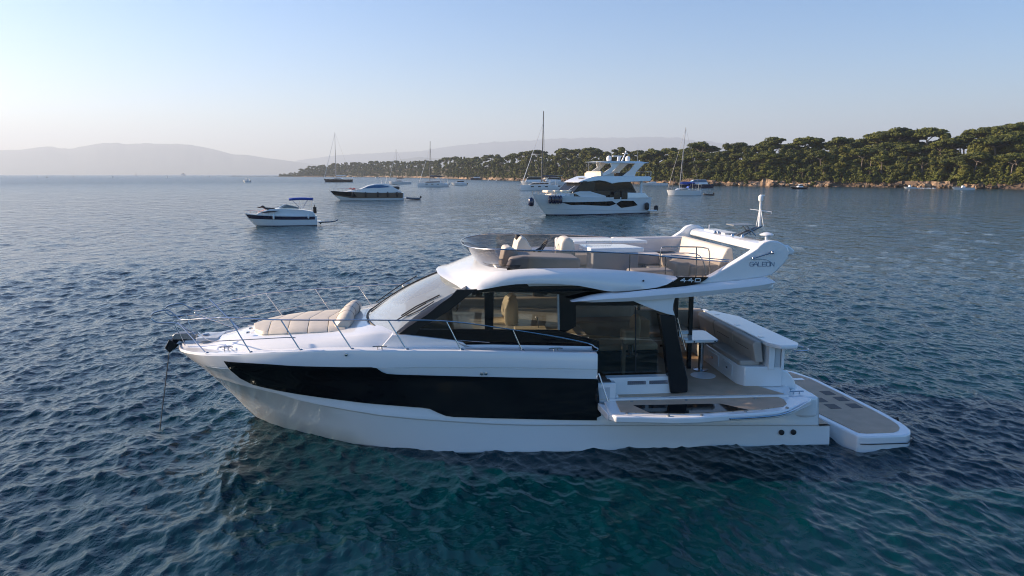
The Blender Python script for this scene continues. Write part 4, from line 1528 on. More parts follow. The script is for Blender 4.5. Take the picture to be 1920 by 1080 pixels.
# ---- lower wing: blade either side with the overhanging aft deck
wt = [(1071, 566), (1112, 556), (1150, 550.6), (1187, 547), (1240, 541.5), (1265, 539.5), (1303, 535), (1360, 529.5), (1421, 523), (1440, 520), (1447, 522), (1452, 528)]
wb = [(1072, 567.5), (1112, 568.5), (1150, 567.2), (1187, 565.6), (1240, 561.5), (1280, 558.5), (1320, 555), (1350, 552), (1395, 547.5), (1425, 543.5), (1446, 539), (1452, 531)]
def tabv(px, v): return [UZ(x, y, v) for x, y in px]
def vw(u): return interp(u, [7.8, 9, 12.2], [2.30, 2.36, 2.40])
Wt = [(u, z) for u, z in tabv(wt, 2.34)]
Wb = [(u, z) for u, z in tabv(wb, 2.38)]
rings = []
us = np.linspace(Wt[0][0] + .01, min(Wt[-1][0], Wb[-1][0]), 30)
for u in us:
    zt = interp(u, [p[0] for p in Wt], [p[1] for p in Wt])
    zb = interp(u, [p[0] for p in Wb], [p[1] for p in Wb])
    zt = max(zt, zb + .008)
    w = vw(u)
    inn_ = interp(u, [7.8, 8.6, 9.6], [2.16, 2.1, 2.0])
    rings.append([(u, inn_, zt), (u, w - .06, zt), (u, w, zt - (zt - zb) * .22), (u, w + .03, zb + (zt - zb) * .45), (u, w - .01, zb + .004), (u, inn_, zb - .012)])
mb = MB().loft(rings, True, True)
mb.loft([[(a, -b, c) for a, b, c in r] for r in rings], True, True)
wing = part('roof_wing', 'gel', mb, angle=38)
# aft flybridge deck slab that the wings carry
part('aft_overhang', 'gel', MB().slab([(10.2, -2.05), (11.9, -2.05), (12.15, -1.6), (12.15, 1.6), (11.9, 2.05), (10.2, 2.05)], 2.98, 3.10), roof, bevel=.03)
# black wedge with the model number
wd = [(1150, 547.2), (1187, 545.3), (1227, 541), (1245, 536.6), (1254, 533), (1261, 529), (1267, 525), (1273, 519.3), (1300, 519.3), (1328, 519.3), (1321, 525.5), (1308, 531.2), (1294, 535), (1265, 538.8), (1227, 542.8), (1187, 546.6)]
wdp = uzs(wd, 2.285)
wedge = part('number_panel', 'blk', MB().plate(wdp, 2.10, 2.30), roof, bevel=.004)
part('backing_panel', 'blk', MB().plate(wdp, -2.30, -2.10), roof)

# lettering helper: strokes on a plane of constant v
def strokes(mb, glyphs, pos, v, w, h, th, slant=0.0, gap=.25, dir_=(1, 0)):
    """glyph = list of polylines on a unit cell; drawn with thin bars standing proud of the surface"""
    u, z = pos
    for g in glyphs:
        for pl in g:
            for a, b in zip(pl[:-1], pl[1:]):
                A = Vector((u + (a[0] * w) * dir_[0] + a[1] * h * slant, 0, z + a[1] * h + a[0] * w * dir_[1]))
                B = Vector((u + (b[0] * w) * dir_[0] + b[1] * h * slant, 0, z + b[1] * h + b[0] * w * dir_[1]))
                d = (B - A)
                if d.length < 1e-6: continue
                d.normalize()
                n = Vector((-d.z, 0, d.x)) * th / 2
                A -= d * th * .45
                B += d * th * .45
                mb.prism([(A.x + n.x, v, A.z + n.z), (B.x + n.x, v, B.z + n.z), (B.x - n.x, v, B.z - n.z), (A.x - n.x, v, A.z - n.z)], (0, .004, 0))
        u += w * (1 + gap) * dir_[0]
        z += w * (1 + gap) * dir_[1]
    return mb
G4 = [[(.62, 1), (.0, .38), (1.0, .38)], [(.72, .62), (.72, 0)]]
G0 = [[(.05, 1), (.85, 1), (1, .8), (1, .2), (.85, 0), (.05, 0), (.05, 1)]]
GG = [[(1, 1), (.2, 1), (0, .8), (0, .2), (.2, 0), (1, 0), (1, .5), (.5, .5)]]
GA = [[(0, 0), (0, .5), (.5, 1), (1, .5), (1, 0)], [(0, .4), (1, .4)]]
GL = [[(0, 1), (0, 0), (1, 0)]]
GE = [[(1, 1), (0, 1), (0, 0), (1, 0)], [(0, .5), (.9, .5)]]
GO = [[(0, .15), (0, .85), (.15, 1), (.85, 1), (1, .85), (1, .15), (.85, 0), (.15, 0), (0, .15)]]
GN = [[(0, 0), (0, 1), (1, 0), (1, 1)]]
n0 = UZ(1276, 528.6, 2.31); n1 = UZ(1313, 528.0, 2.31); n2 = UZ(1276, 522.5, 2.31)
wch = (n1[0] - n0[0]) / 3.7
mb = strokes(MB(), [G4, G4, G0], (n0[0], n0[1]), 2.302, wch, (n2[1] - n0[1]), .017, .12, .35, (1, -.01))
part('model_number', 'white', mb, wedge)
u, z = UZ(1205.5, 526, 2.22)
part('side_light', 'rubber', MB().ball((u, bo(u) - .01, z), .02, .02, .018), roof)

# ---- arch fins
finpx = [(1330, 519), (1339, 514.5), (1376, 493), (1402, 477), (1419, 466), (1424, 460), (1432, 454), (1444, 450.5), (1459, 452), (1470, 457.5), (1477, 463), (1480, 471), (1478, 484), (1470, 495), (1456, 509), (1447, 516), (1432, 519.5), (1400, 523.5), (1360, 528), (1310, 532.5), (1318, 526)]
fp = uzs(finpx, 2.24)
mb = MB().plate(fp, 2.06, 2.25)
mb.plate(fp, -2.25, -2.06)
fin = part('arch_fin', 'gel', mb, bevel=.035, seg=3, angle=50)
# lit inner lip of the fin
# crossbeam
xb = uzs([(1424, 466), (1428, 456), (1444, 450.5), (1459, 452), (1470, 457.5), (1472, 463), (1450, 468)], 2.06)
xu0, xz0 = xb[0]
cb = [(11.62, 3.72), (11.66, 3.84), (11.78, 3.88), (12.16, 3.85), (12.30, 3.74), (12.26, 3.66), (11.9, 3.64)]
beam = part('arch_beam', 'gel', MB().plate(cb, -2.07, 2.07), bevel=.03, angle=50)
part('beam_cover', 'gelgrey', MB().box(11.78, 12.1, -1.5, -.2, 3.86, 3.91), beam, bevel=.02)
g0 = UZ(1406, 499, 2.255); g1 = UZ(1451, 499.5, 2.255); gh = UZ(1406, 491.5, 2.255)
wch = (g1[0] - g0[0]) / 7.1
mb = strokes(MB(), [GG, GA, GL, GE, GO, GN], (g0[0], g0[1]), 2.252, wch, gh[1] - g0[1], .011, 0, .23, (1, -.012))
arc = uzs([(1413, 487.5), (1420, 486.2), (1430, 486), (1438, 487.5), (1445, 491)], 2.255)
for a, b in zip(arc[:-1], arc[1:]):
    mb.prism([(a[0], 2.252, a[1] + .004), (b[0], 2.252, b[1] + .004), (b[0], 2.252, b[1] - .005), (a[0], 2.252, a[1] - .004)], (0, .004, 0))
part('brand_lettering', 'logo', mb, fin)
mb = MB()
a, b = UZ(1412, 484, 2.27), UZ(1446, 473, 2.27)
mb.tube([(a[0], 2.30, a[1]), (b[0], 2.32, b[1])], .010, 6)
mb.ball((b[0] + .01, 2.30, b[1]), .035, .05, .035)
mb.ball((a[0], 2.28, a[1]), .03, .04, .025)
part('search_light', 'steel', mb, fin)

# mast, dome, aerials
a = UZ(1400, 444, 0.0)
mu, mz = UZ(1424, 424, 0.05)
tu, tz = UZ(1427, 366, 0.05)
mast = part('mast', 'gel2', MB().tube([(mu, .05, mz - .02), (mu + .0, .05, mz + .25), (tu, .05, tz - .12)], .034, 8, r1=.022).tube([(mu - .05, .0, mz), (tu, .02, tz - .3)], .01, 5).tube([(mu + .07, .1, mz), (tu, .08, tz - .3)], .01, 5))
part('mast_light', 'white', MB().lathe([(.04, tz - .13), (.052, tz - .10), (.052, tz - .02), (.03, tz)], (tu, .05, 0), 12).box(tu - .01, tu + .08, .02, .08, tz - .02, tz + .01), mast)
part('spreader', 'white', MB().tube([(tu - .17, -.1, tz - .31), (tu + .20, .18, tz - .36), (tu + .2, .18, tz - .39)], .008, 5), mast)
mb = MB()
for v_ in (-.08, .16):
    mb.tube([(11.95 + .05, v_, 3.86), (mu + .03, v_ * .5, mz + .0)], .022, 6)
    mb.tube([(mu - .12, v_, mz - .2), (mu - .36, v_, mz + .03)], .016, 6)
part('mast_bracket', 'galv', mb, mast, split=True)
part('radar_platform', 'galv', MB().box(mu - .66, mu - .16, -.2, .22, mz + .02, mz + .045), mast)
part('wire', 'galv', MB().tube([(mu - .62, 0, mz + .02), (mu - .28, 0, mz - .26)], .006, 5), mast)
u, z = UZ(1437, 448, .9)
part('satellite_dome', 'gel', MB().lathe([(.03, 3.84), (.035, z + .06), (.14, z + .08), (.14, z + .10), (.07, z + .13), (.02, z + .14)], (u, .9, 0), 20), beam)
u, z = UZ(1330, 437, -1.9)
part('aerial', 'white', MB().tube([(u - .0, -1.95, z - .12), (u + .01, -1.95, z + .20)], .010, 6), beam)
mb = MB()
for u_, v_ in ((11.72, -.6), (11.74, -.45), (11.76, .3), (11.9, .5)):
    mb.lathe([(.04, 3.86), (.04, 3.89), (.02, 3.93)], (u_, v_, 0), 10)
part('horn', 'steel', mb, beam, split=True)

# ================================================================ fly screen, seats
def scr_plan(t):
    """outline from far aft round the bow to near aft: (u, v) of base and rim"""
    pass
base_p = [(11.0, 2.03), (10.2, 2.05), (9.0, 2.04), (8.0, 2.0), (7.2, 1.93), (6.75, 1.8), (6.50, 1.50), (6.35, 1.1), (6.27, .55), (6.25, 0)]
rim_p = [(11.0, 2.02), (10.2, 2.03), (9.0, 2.02), (8.0, 1.97), (7.2, 1.90), (6.62, 1.82), (6.30, 1.55), (6.06, 1.15), (5.93, .55), (5.90, 0)]
def rimz(u): return interp(u, [5.9, 6.3, 6.6, 7.2, 8.3, 9.3, 10.0, 11.0], [3.77, 3.78, 3.80, 3.78, 3.76, 3.70, 3.62, 3.53])
def basez(u): return f_up(u) - .015 if u > 6.7 else interp(u, [6.2, 6.35, 6.55, 6.72], [3.33, 3.36, 3.40, f_up(6.72) - .01])
B = smooth_path([(u, v, 0) for u, v in base_p + [(a, -b) for a, b in base_p[-2::-1]]], 4)
Rm = smooth_path([(u, v, 0) for u, v in rim_p + [(a, -b) for a, b in rim_p[-2::-1]]], 4)
rb = [(u, v, basez(u)) for u, v, _ in B]
rr = [(u, v, rimz(u)) for u, v, _ in Rm]
rmid = [((a[0] * .5 + b[0] * .5) + .02, (a[1] + b[1]) / 2 * 1.0, (a[2] + b[2]) / 2) for a, b in zip(rb, rr)]
screen = part('fly_screen', 'g_screen', MB().loft([rb, rmid, rr], False, False), angle=180)
part('screen_rail', 'steel', MB().tube(rr, .013, 7), screen)
for u_ in (9.05, 9.75):
    v_ = 2.01
    mbp = MB().tube([(u_, v_, f_up(u_) - .02), (u_, v_, rimz(u_))], .010, 6)
    part('screen_post', 'steel', mbp, screen)
# louvred base trim at the front of the screen
mb = MB()
for k in range(4):
    pts = [(p[0] + .012 * k, p[1] * (1 - .005 * k), p[2] + .008 + .022 * k) for p in rb if p[0] < 7.0 and p[1] > .6]
    mb.tube(pts, .006, 5)
part('screen_trim', 'rubber', mb, screen)

fly = empty('flybridge_seating'); fly.parent = yacht
FZ = 3.0
def cushion(name, m, u0, u1, v0, v1, z0, z1, bev=.04, parent=None):
    return part(name, m, MB().box(u0, u1, v0, v1, z0, z1), parent or fly, bevel=bev, seg=3)
# front port sun lounge (beige, seen through the screen)
cushion('lounge_base', 'gelgrey', 6.75, 8.15, .75, 1.78, 3.05, 3.42, .05)
part('lounge_cushion', 'taupe', MB().plate([(6.72, 3.40), (6.80, 3.62), (7.05, 3.66), (7.9, 3.62), (8.15, 3.60), (8.15, 3.40)], .9, 1.76), fly, bevel=.05, seg=3)
part('lounge_nose', 'beige', MB().plate([(6.62, 3.42), (6.70, 3.80), (6.82, 3.80), (6.98, 3.70), (6.98, 3.42)], .85, 1.45), fly, bevel=.05, seg=3)
# helm console
con = part('helm_console', 'beige', MB().plate([(6.95, 3.4), (7.05, 3.83), (7.12, 3.93), (7.22, 3.90), (7.38, 3.62), (7.38, 3.1), (6.95, 3.1)], -.15, .65), yacht, bevel=.03, seg=3)
part('instrument_hood', 'rubber', MB().box(7.04, 7.14, .1, .36, 3.84, 3.95), con, bevel=.02)
wc = (7.62, .25, 3.68)
wheel = part('steering_wheel', 'rubber', MB().tube([(wc[0] + .10 * math.sin(a_), wc[1] + .17 * math.cos(a_), wc[2] + .15 * math.sin(a_)) for a_ in [6.283 * k / 20 for k in range(20)]], .014, 6, closed=True).tube([(wc[0] - .10, wc[1], wc[2] - .15), (wc[0] + .1, wc[1], wc[2] + .15)], .012, 5).tube([(wc[0], wc[1] - .17, wc[2]), (wc[0], wc[1] + .17, wc[2])], .012, 5).tube([(wc[0] - .2, wc[1], wc[2] - .1), wc], .02, 6), con)
# helm seat
hs = empty('helm_seat'); hs.parent = yacht
part('seat_back', 'beige', MB().plate([(7.92, 3.45), (7.96, 3.80), (8.02, 3.90), (8.14, 3.90), (8.24, 3.82), (8.28, 3.45)], -.02, .62), hs, bevel=.06, seg=3)
part('seat_cushion', 'beige', MB().box(7.72, 8.25, -.02, .62, 3.35, 3.50), hs, bevel=.04, seg=3)
part('seat_plinth', 'gelgrey', MB().box(7.8, 8.2, .05, .55, 3.0, 3.36), hs, bevel=.02)
# wet bar with white lids
bar = part('wet_bar', 'gelgrey', MB().box(8.55, 9.5, .35, 1.0, 3.05, 3.62), yacht, bevel=.02)
l1 = [UV(x, y, 3.72) for x, y in ((1076, 463), (1082, 452), (1160, 455), (1187, 466), (1187, 470), (1077, 467))]
part('bar_lid', 'gel', MB().slab([(8.42, .15), (9.40, .15), (9.62, .98), (8.50, .98)], 3.62, 3.72), bar, bevel=.02)
part('bar_handle', 'steel', MB().tube([(8.6, .05, 3.74), (8.6, .05, 3.77), (9.15, .05, 3.77), (9.15, .05, 3.74)], .009, 5), bar)
tb = part('fly_table', 'gel', MB().slab([(8.35, -1.15), (9.95, -1.15), (10.1, -.45), (8.42, -.45)], 3.66, 3.73), yacht, bevel=.015)
part('table_leg', 'steel', MB().lathe([(.14, 3.03), (.14, 3.06), (.04, 3.08), (.04, 3.68)], (9.2, -.8, 0), 12), tb)
# U shaped settee: far side, aft and near aft
cushion('settee_back', 'taupe', 8.2, 9.55, -1.86, -1.62, 3.1, 3.70, .05)
cushion('settee_back', 'taupe', 9.57, 11.4, -1.86, -1.62, 3.1, 3.70, .05)
cushion('settee_seat', 'taupe', 8.2, 11.1, -1.62, -1.05, 3.1, 3.36, .05)
part('settee_back', 'beige', MB().plate([(11.12, 3.30), (11.30, 3.70), (11.42, 3.72), (11.5, 3.30)], -1.80, 1.15), fly, bevel=.04, seg=3)
cushion('settee_seat', 'beige', 10.55, 11.2, -1.6, 1.15, 3.1, 3.36, .05)
cushion('settee_base', 'gelgrey', 8.3, 11.2, -1.55, -1.1, 3.0, 3.12, .01)
cushion('seat_end', 'beige', 10.25, 10.55, .6, 1.15, 3.1, 3.42, .05)
cushion('side_seat', 'taupe', 9.15, 10.0, 1.35, 1.80, 3.1, 3.36, .05)
# stair guard rails
gr = MB()
def rp3(x, y, v): return (UZ(x, y, v)[0], v, UZ(x, y, v)[1])
gr.tube(smooth_path([rp3(1238, 500, 1.2), rp3(1238, 474, 1.2), rp3(1240, 467, 1.2), rp3(1248, 463, 1.2), rp3(1300, 463, 1.2), rp3(1322, 465, 1.2), rp3(1330, 472, 1.2), rp3(1330, 515, 1.2)], 4), .014, 7)
gr.tube([rp3(1306, 464, 1.2), rp3(1306, 515, 1.2)], .012, 6)
gr.tube(smooth_path([rp3(1240, 475, 1.2), rp3(1304, 476, 1.2), rp3(1320, 495, 1.2), rp3(1323, 516, 1.2)], 4), .012, 6)
part('stair_rail', 'steel', gr, fly)
rl = [UZ(x, y, 2.0) for x, y in ((1258, 478), (1300, 482), (1372, 488), (1375, 490), (1374, 496))]
part('aft_hand_rail', 'steel', MB().tube([(u, 2.0, z) for u, z in rl], .011, 6), fly)

# ================================================================ cockpit
ck = [(8.37, 2.40), (12.1, 2.52), (12.3, 2.2), (12.5, 1.6), (12.5, -1.9), (12.2, -2.42), (8.37, -2.42)]
cock = part('cockpit_sole', 'gel', MB().slab(ck, .90, .988), bevel=.004)
ctk = [(8.78, 2.34), (12.06, 2.44), (11.75, 1.86), (12.0, -2.0), (8.78, -2.0)]
part('teak_deck', 'teak', MB().slab(ctk, .988, 1.0), cock)
# far side bulwark of the cockpit
part('bulwark', 'gel', MB().plate([(8.36, .9), (8.36, 1.86), (11.6, 1.76), (12.3, 1.4), (12.4, .9)], -2.42, -2.2), cock, bevel=.03)
# balcony, folded out level with the cockpit sole
bpx = [(1130, 768), (1141, 790), (1160, 790.5), (1215, 792), (1260, 793.5), (1300, 792.5), (1340, 789), (1395, 785), (1440, 782), (1480, 778.5), (1500, 773), (1513, 766), (1524, 757), (1528, 749), (1520, 743), (1482, 741)]
bal = [(8.50, 2.46), (8.44, 3.20), (8.52, 3.34), (9.0, 3.40), (9.5, 3.50), (9.95, 3.52), (10.4, 3.46), (11.0, 3.42), (11.5, 3.36), (11.8, 3.24), (12.12, 3.0), (12.42, 2.78), (12.52, 2.66), (12.4, 2.55), (12.1, 2.535)]
balc = empty('balcony'); balc.parent = yacht
part('balcony_body', 'gel', MB().slab(bal, .84, .965), balc, bevel=.03, seg=3)
def shrink(poly, d):
    c = (sum(p[0] for p in poly) / len(poly), sum(p[1] for p in poly) / len(poly))
    return [(c[0] + (p[0] - c[0]) * (1 - d / 2.0), c[1] + (p[1] - c[1]) * (1 - d / .5)) for p in poly]
bt = [(8.72, 2.50), (8.66, 3.12), (9.1, 3.24), (9.9, 3.34), (10.6, 3.30), (11.3, 3.22), (11.72, 3.10), (11.86, 2.96), (11.92, 2.72), (11.88, 2.54)]
part('balcony_teak', 'teak', MB().slab(bt, .965, .978), balc)
gi = [(8.98, 2.80), (10.62, 2.86), (10.98, 3.25), (10.2, 3.33), (9.7, 3.33), (9.16, 3.24)]
part('glass_inset', 'blk', MB().slab(gi, .978, .982), balc)
mb = MB()
for u_, v_ in ((8.75, 3.22), (9.45, 3.42), (10.05, 3.44), (10.9, 3.33), (11.75, 3.2), (9.0, 2.58), (10.05, 2.60), (11.4, 2.62)):
    mb.lathe([(.03, .965), (.028, .992), (.012, .996)], (u_, v_, 0), 10)
part('deck_fitting', 'galv', mb, balc, split=True)
part('hinge_strip', 'white', MB().slab([(8.6, 2.455), (12.1, 2.53), (12.1, 2.56), (8.6, 2.485)], .965, 1.003), balc)
rp = [(10.55, 3.47, .90), (11.0, 3.45, .90), (11.5, 3.39, .91), (11.85, 3.24, .94), (12.1, 3.06, .96), (12.28, 2.93, .98)]
part('rub_strip', 'steel', MB().tube(smooth_path(rp, 3), .016, 6), balc)
part('gap_trim', 'gel', MB().slab([(8.38, 2.43), (8.52, 2.6), (8.50, 3.1), (8.43, 3.1), (8.39, 2.6)], .80, .93), balc, bevel=.01)
# quarter moulding with cleat, aft of the balcony
part('quarter_moulding', 'gel', MB().slab([(12.1, 2.5), (12.45, 2.62), (12.7, 2.58), (12.74, 2.3), (12.5, 1.9), (12.2, 2.2)], .55, .96), cock, bevel=.06, seg=3)
part('cleat', 'steel', MB().tube([(12.22, 2.35, 1.01), (12.5, 2.35, 1.01)], .014, 6).tube([(12.3, 2.35, .94), (12.3, 2.35, 1.01)], .012, 6).tube([(12.42, 2.35, .94), (12.42, 2.35, 1.01)], .012, 6), cock)
part('stern_step', 'teak', MB().box(12.74, 12.955, -2.4, 2.52, .384, .392), cock)
part('stern_bulkhead', 'gel', MB().box(12.45, 12.73, -2.35, 2.53, .36, .93), cock, bevel=.02)

# transom settee unit
tu_ = empty('transom_settee'); tu_.parent = yacht
# base: long box with angled near end
part('settee_base', 'gel', MB().slab([(11.42, -2.1), (11.40, 1.70), (11.50, 1.88), (12.05, 1.95), (12.25, 1.95), (12.25, -2.1)], .99, 1.40), tu_, bevel=.02)
part('locker_door', 'gel2', MB().box(11.385, 11.41, .15, .75, 1.10, 1.33).box(11.383, 11.41, 1.0, 1.5, 1.10, 1.33), tu_, bevel=.004, split=True)
mb = MB().box(11.375, 11.386, .38, .46, 1.2, 1.24).box(11.373, 11.386, 1.2, 1.28, 1.2, 1.24)
part('latch', 'steel', mb, tu_, split=True)
for v0, v1 in ((-1.25, .30), (.32, 1.80)):
    part('seat_cushion', 'greige', MB().box(11.42, 11.84, v0, v1, 1.40, 1.50), tu_, bevel=.03, seg=3)
for v0, v1 in ((-1.30, -.30), (-.28, .75), (.77, 1.86)):
    part('back_cushion', 'greige' , MB().plate([(11.72, 1.47), (11.64, 1.84), (11.68, 1.905), (11.82, 1.905), (11.88, 1.47)], v0, v1), tu_, bevel=.025, seg=3)
mb = MB()
for v0, v1 in ((-.1, .6), (.95, 1.6)):
    mb.tube([(11.672, v0, 1.69), (11.672, v1, 1.69)], .006, 5)
part('cushion_seam', 'seam', mb, tu_, split=True)
part('counter_top', 'gel', MB().slab([(11.83, -1.35), (12.08, -1.40), (12.42, -.6), (12.48, 2.1), (12.35, 2.28), (12.02, 2.28), (11.86, 2.0)], 1.84, 1.915), tu_, bevel=.02)
part('counter_support', 'gel', MB().box(11.94, 12.06, -1.9, 1.98, 1.35, 1.86).box(12.2, 12.26, 1.86, 1.98, 1.35, 1.86), tu_, bevel=.01)
part('counter_end', 'gelgrey', MB().box(12.07, 12.18, 1.90, 1.96, 1.40, 1.82), tu_)
part('counter_body', 'gel', MB().box(12.06, 12.2, -1.6, 1.9, 1.35, 1.86), tu_)
part('hand_rail', 'steel', MB().tube(smooth_path([(12.25, 2.3, 1.82), (12.3, 2.36, 1.82), (12.58, 2.30, 1.82), (12.60, 2.1, 1.82), (12.46, 2.0, 1.84)], 3), .014, 6), tu_)
part('stern_lamp', 'rubber', MB().lathe([(.05, 12.28), (.05, 12.34), (.02, 12.38)], (0, 1.7, 1.73), 12, 'u'), tu_)
mb = MB()
for v_ in (-.9, .3, 1.5):
    mb.box(11.92, 12.02, v_ - .05, v_ + .05, 1.914, 1.924)
part('counter_latch', 'steel', mb, tu_, split=True)
# curved white flank running down to the platform
fl = [(11.95, .99), (11.95, 1.36), (12.2, 1.36), (12.38, 1.28), (12.52, 1.12), (12.60, .9), (12.74, .6), (12.74, .38), (12.4, .38), (12.3, .99)]
part('transom_flank', 'gel', MB().plate(fl, 1.5, 1.93), tu_, bevel=.03, seg=3)
part('vent_plate', 'gelgrey', MB().box(12.05, 12.15, 1.93, 1.94, 1.16, 1.28), tu_)
part('transom_wall', 'gel', MB().plate([(12.1, .9), (12.1, 1.36), (12.3, 1.34), (12.55, 1.0), (12.72, .5), (12.72, .38), (12.4, .38)], -2.2, 1.5), tu_)
# L seat on the far side
part('side_seat_base', 'gel', MB().box(10.35, 11.45, -1.75, -.95, .99, 1.38), tu_, bevel=.02)
part('seat_cushion', 'greige', MB().box(10.35, 11.45, -1.75, -.92, 1.38, 1.50), tu_, bevel=.03)
part('back_cushion', 'greige', MB().box(10.2, 11.95, -1.98, -1.72, 1.40, 1.88), tu_, bevel=.04)
part('latch', 'rubber', MB().box(10.62, 10.74, -.951, -.94, 1.15, 1.2), tu_)
# table
ct = empty('cockpit_table'); ct.parent = yacht
part('table_top', 'gel', MB().slab([(10.55, .0), (11.28, .02), (11.34, .12), (11.30, .92), (11.22, 1.0), (10.55, 1.0)], 1.69, 1.75), ct, bevel=.02, seg=3)
part('table_column', 'steel', MB().lathe([(.16, 1.0), (.16, 1.02), (.055, 1.04), (.055, 1.69)], (11.05, .62, 0), 18), ct)
part('table_bracket', 'steel', MB().tube([(10.75, .95, 1.67), (10.95, .8, 1.62), (11.2, .8, 1.62), (11.27, .9, 1.67)], .012, 6), ct)
mb = MB()
for u_ in (10.75, 11.2):
    mb.lathe([(.018, 0.995), (.018, 1.006)], (u_, 0, 1.72), 8, 'v')
part('table_stud', 'rubber', mb, ct, split=True)
part('deck_disc', 'gel2', MB().lathe([(.26, 1.0), (.26, 1.006)], (10.95, 1.05, 0), 28), cock)

# swim platform
pf = empty('swim_platform'); pf.parent = yacht
plat = [(13.0, -2.2), (13.9, -2.1), (14.35, -1.6), (14.55, -.9), (14.63, 0.4), (14.68, 1.6), (14.67, 2.2), (14.64, 2.45), (14.57, 2.68), (14.45, 2.85), (14.28, 2.95), (13.5, 2.96), (13.34, 2.9), (13.02, .8)]
part('platform_body', 'gel', MB().slab(plat, -.12, .262), pf, bevel=.03, seg=3)
part('platform_lip', 'rubber', MB().tube([(13.38, 2.955, .12), (13.6, 2.985, .12), (14.3, 3.0, .12), (14.6, 2.75, .12), (14.69, 2.35, .12)], .010, 5), pf)
ptk = [(13.05, -1.95), (13.85, -1.9), (14.2, -1.5), (14.40, -.9), (14.48, .4), (14.53, 1.6), (14.52, 2.15), (14.49, 2.38), (14.42, 2.56), (14.30, 2.70), (14.15, 2.78), (13.60, 2.78), (13.46, 2.72), (13.16, .8)]
part('platform_teak', 'teak', MB().slab(ptk, .262, .274), pf)
for x, y in ((1510, 739), (1552, 737), (1537, 750), (1577, 748), (1561, 762), (1601, 761)):
    u, v = UV(x, y, .275)
    part('grip_pad', 'tile', MB().box(u - .12, u + .12, v - .15, v + .15, .274, .279), pf)
u, v = UV(1520, 712, .27)
part('ladder_hatch', 'gel', MB().box(13.5, 14.2, v - .12, v + .02, .274, .285), pf)
part('tow_eye', 'steel', MB().lathe([(.05, 13.345), (.05, 13.33), (.02, 13.325)], (0, 2.62, .12), 14, 'u'), pf)
a, b = UV(1708, 795, .27)
part('mooring_ring', 'rubber', MB().tube([(14.66, 2.0, .25), (14.74, 2.0, .27), (14.78, 2.0, .1), (14.72, 2.0, -.1)], .022, 6), pf)
part('platform_arm', 'rubber', MB().box(12.95, 13.3, .9, 1.05, -.1, .12), pf)
# ================================================================ the other boats
def vec_yaw(a, b):
    return math.atan2(b[1] - a[1], b[0] - a[0])

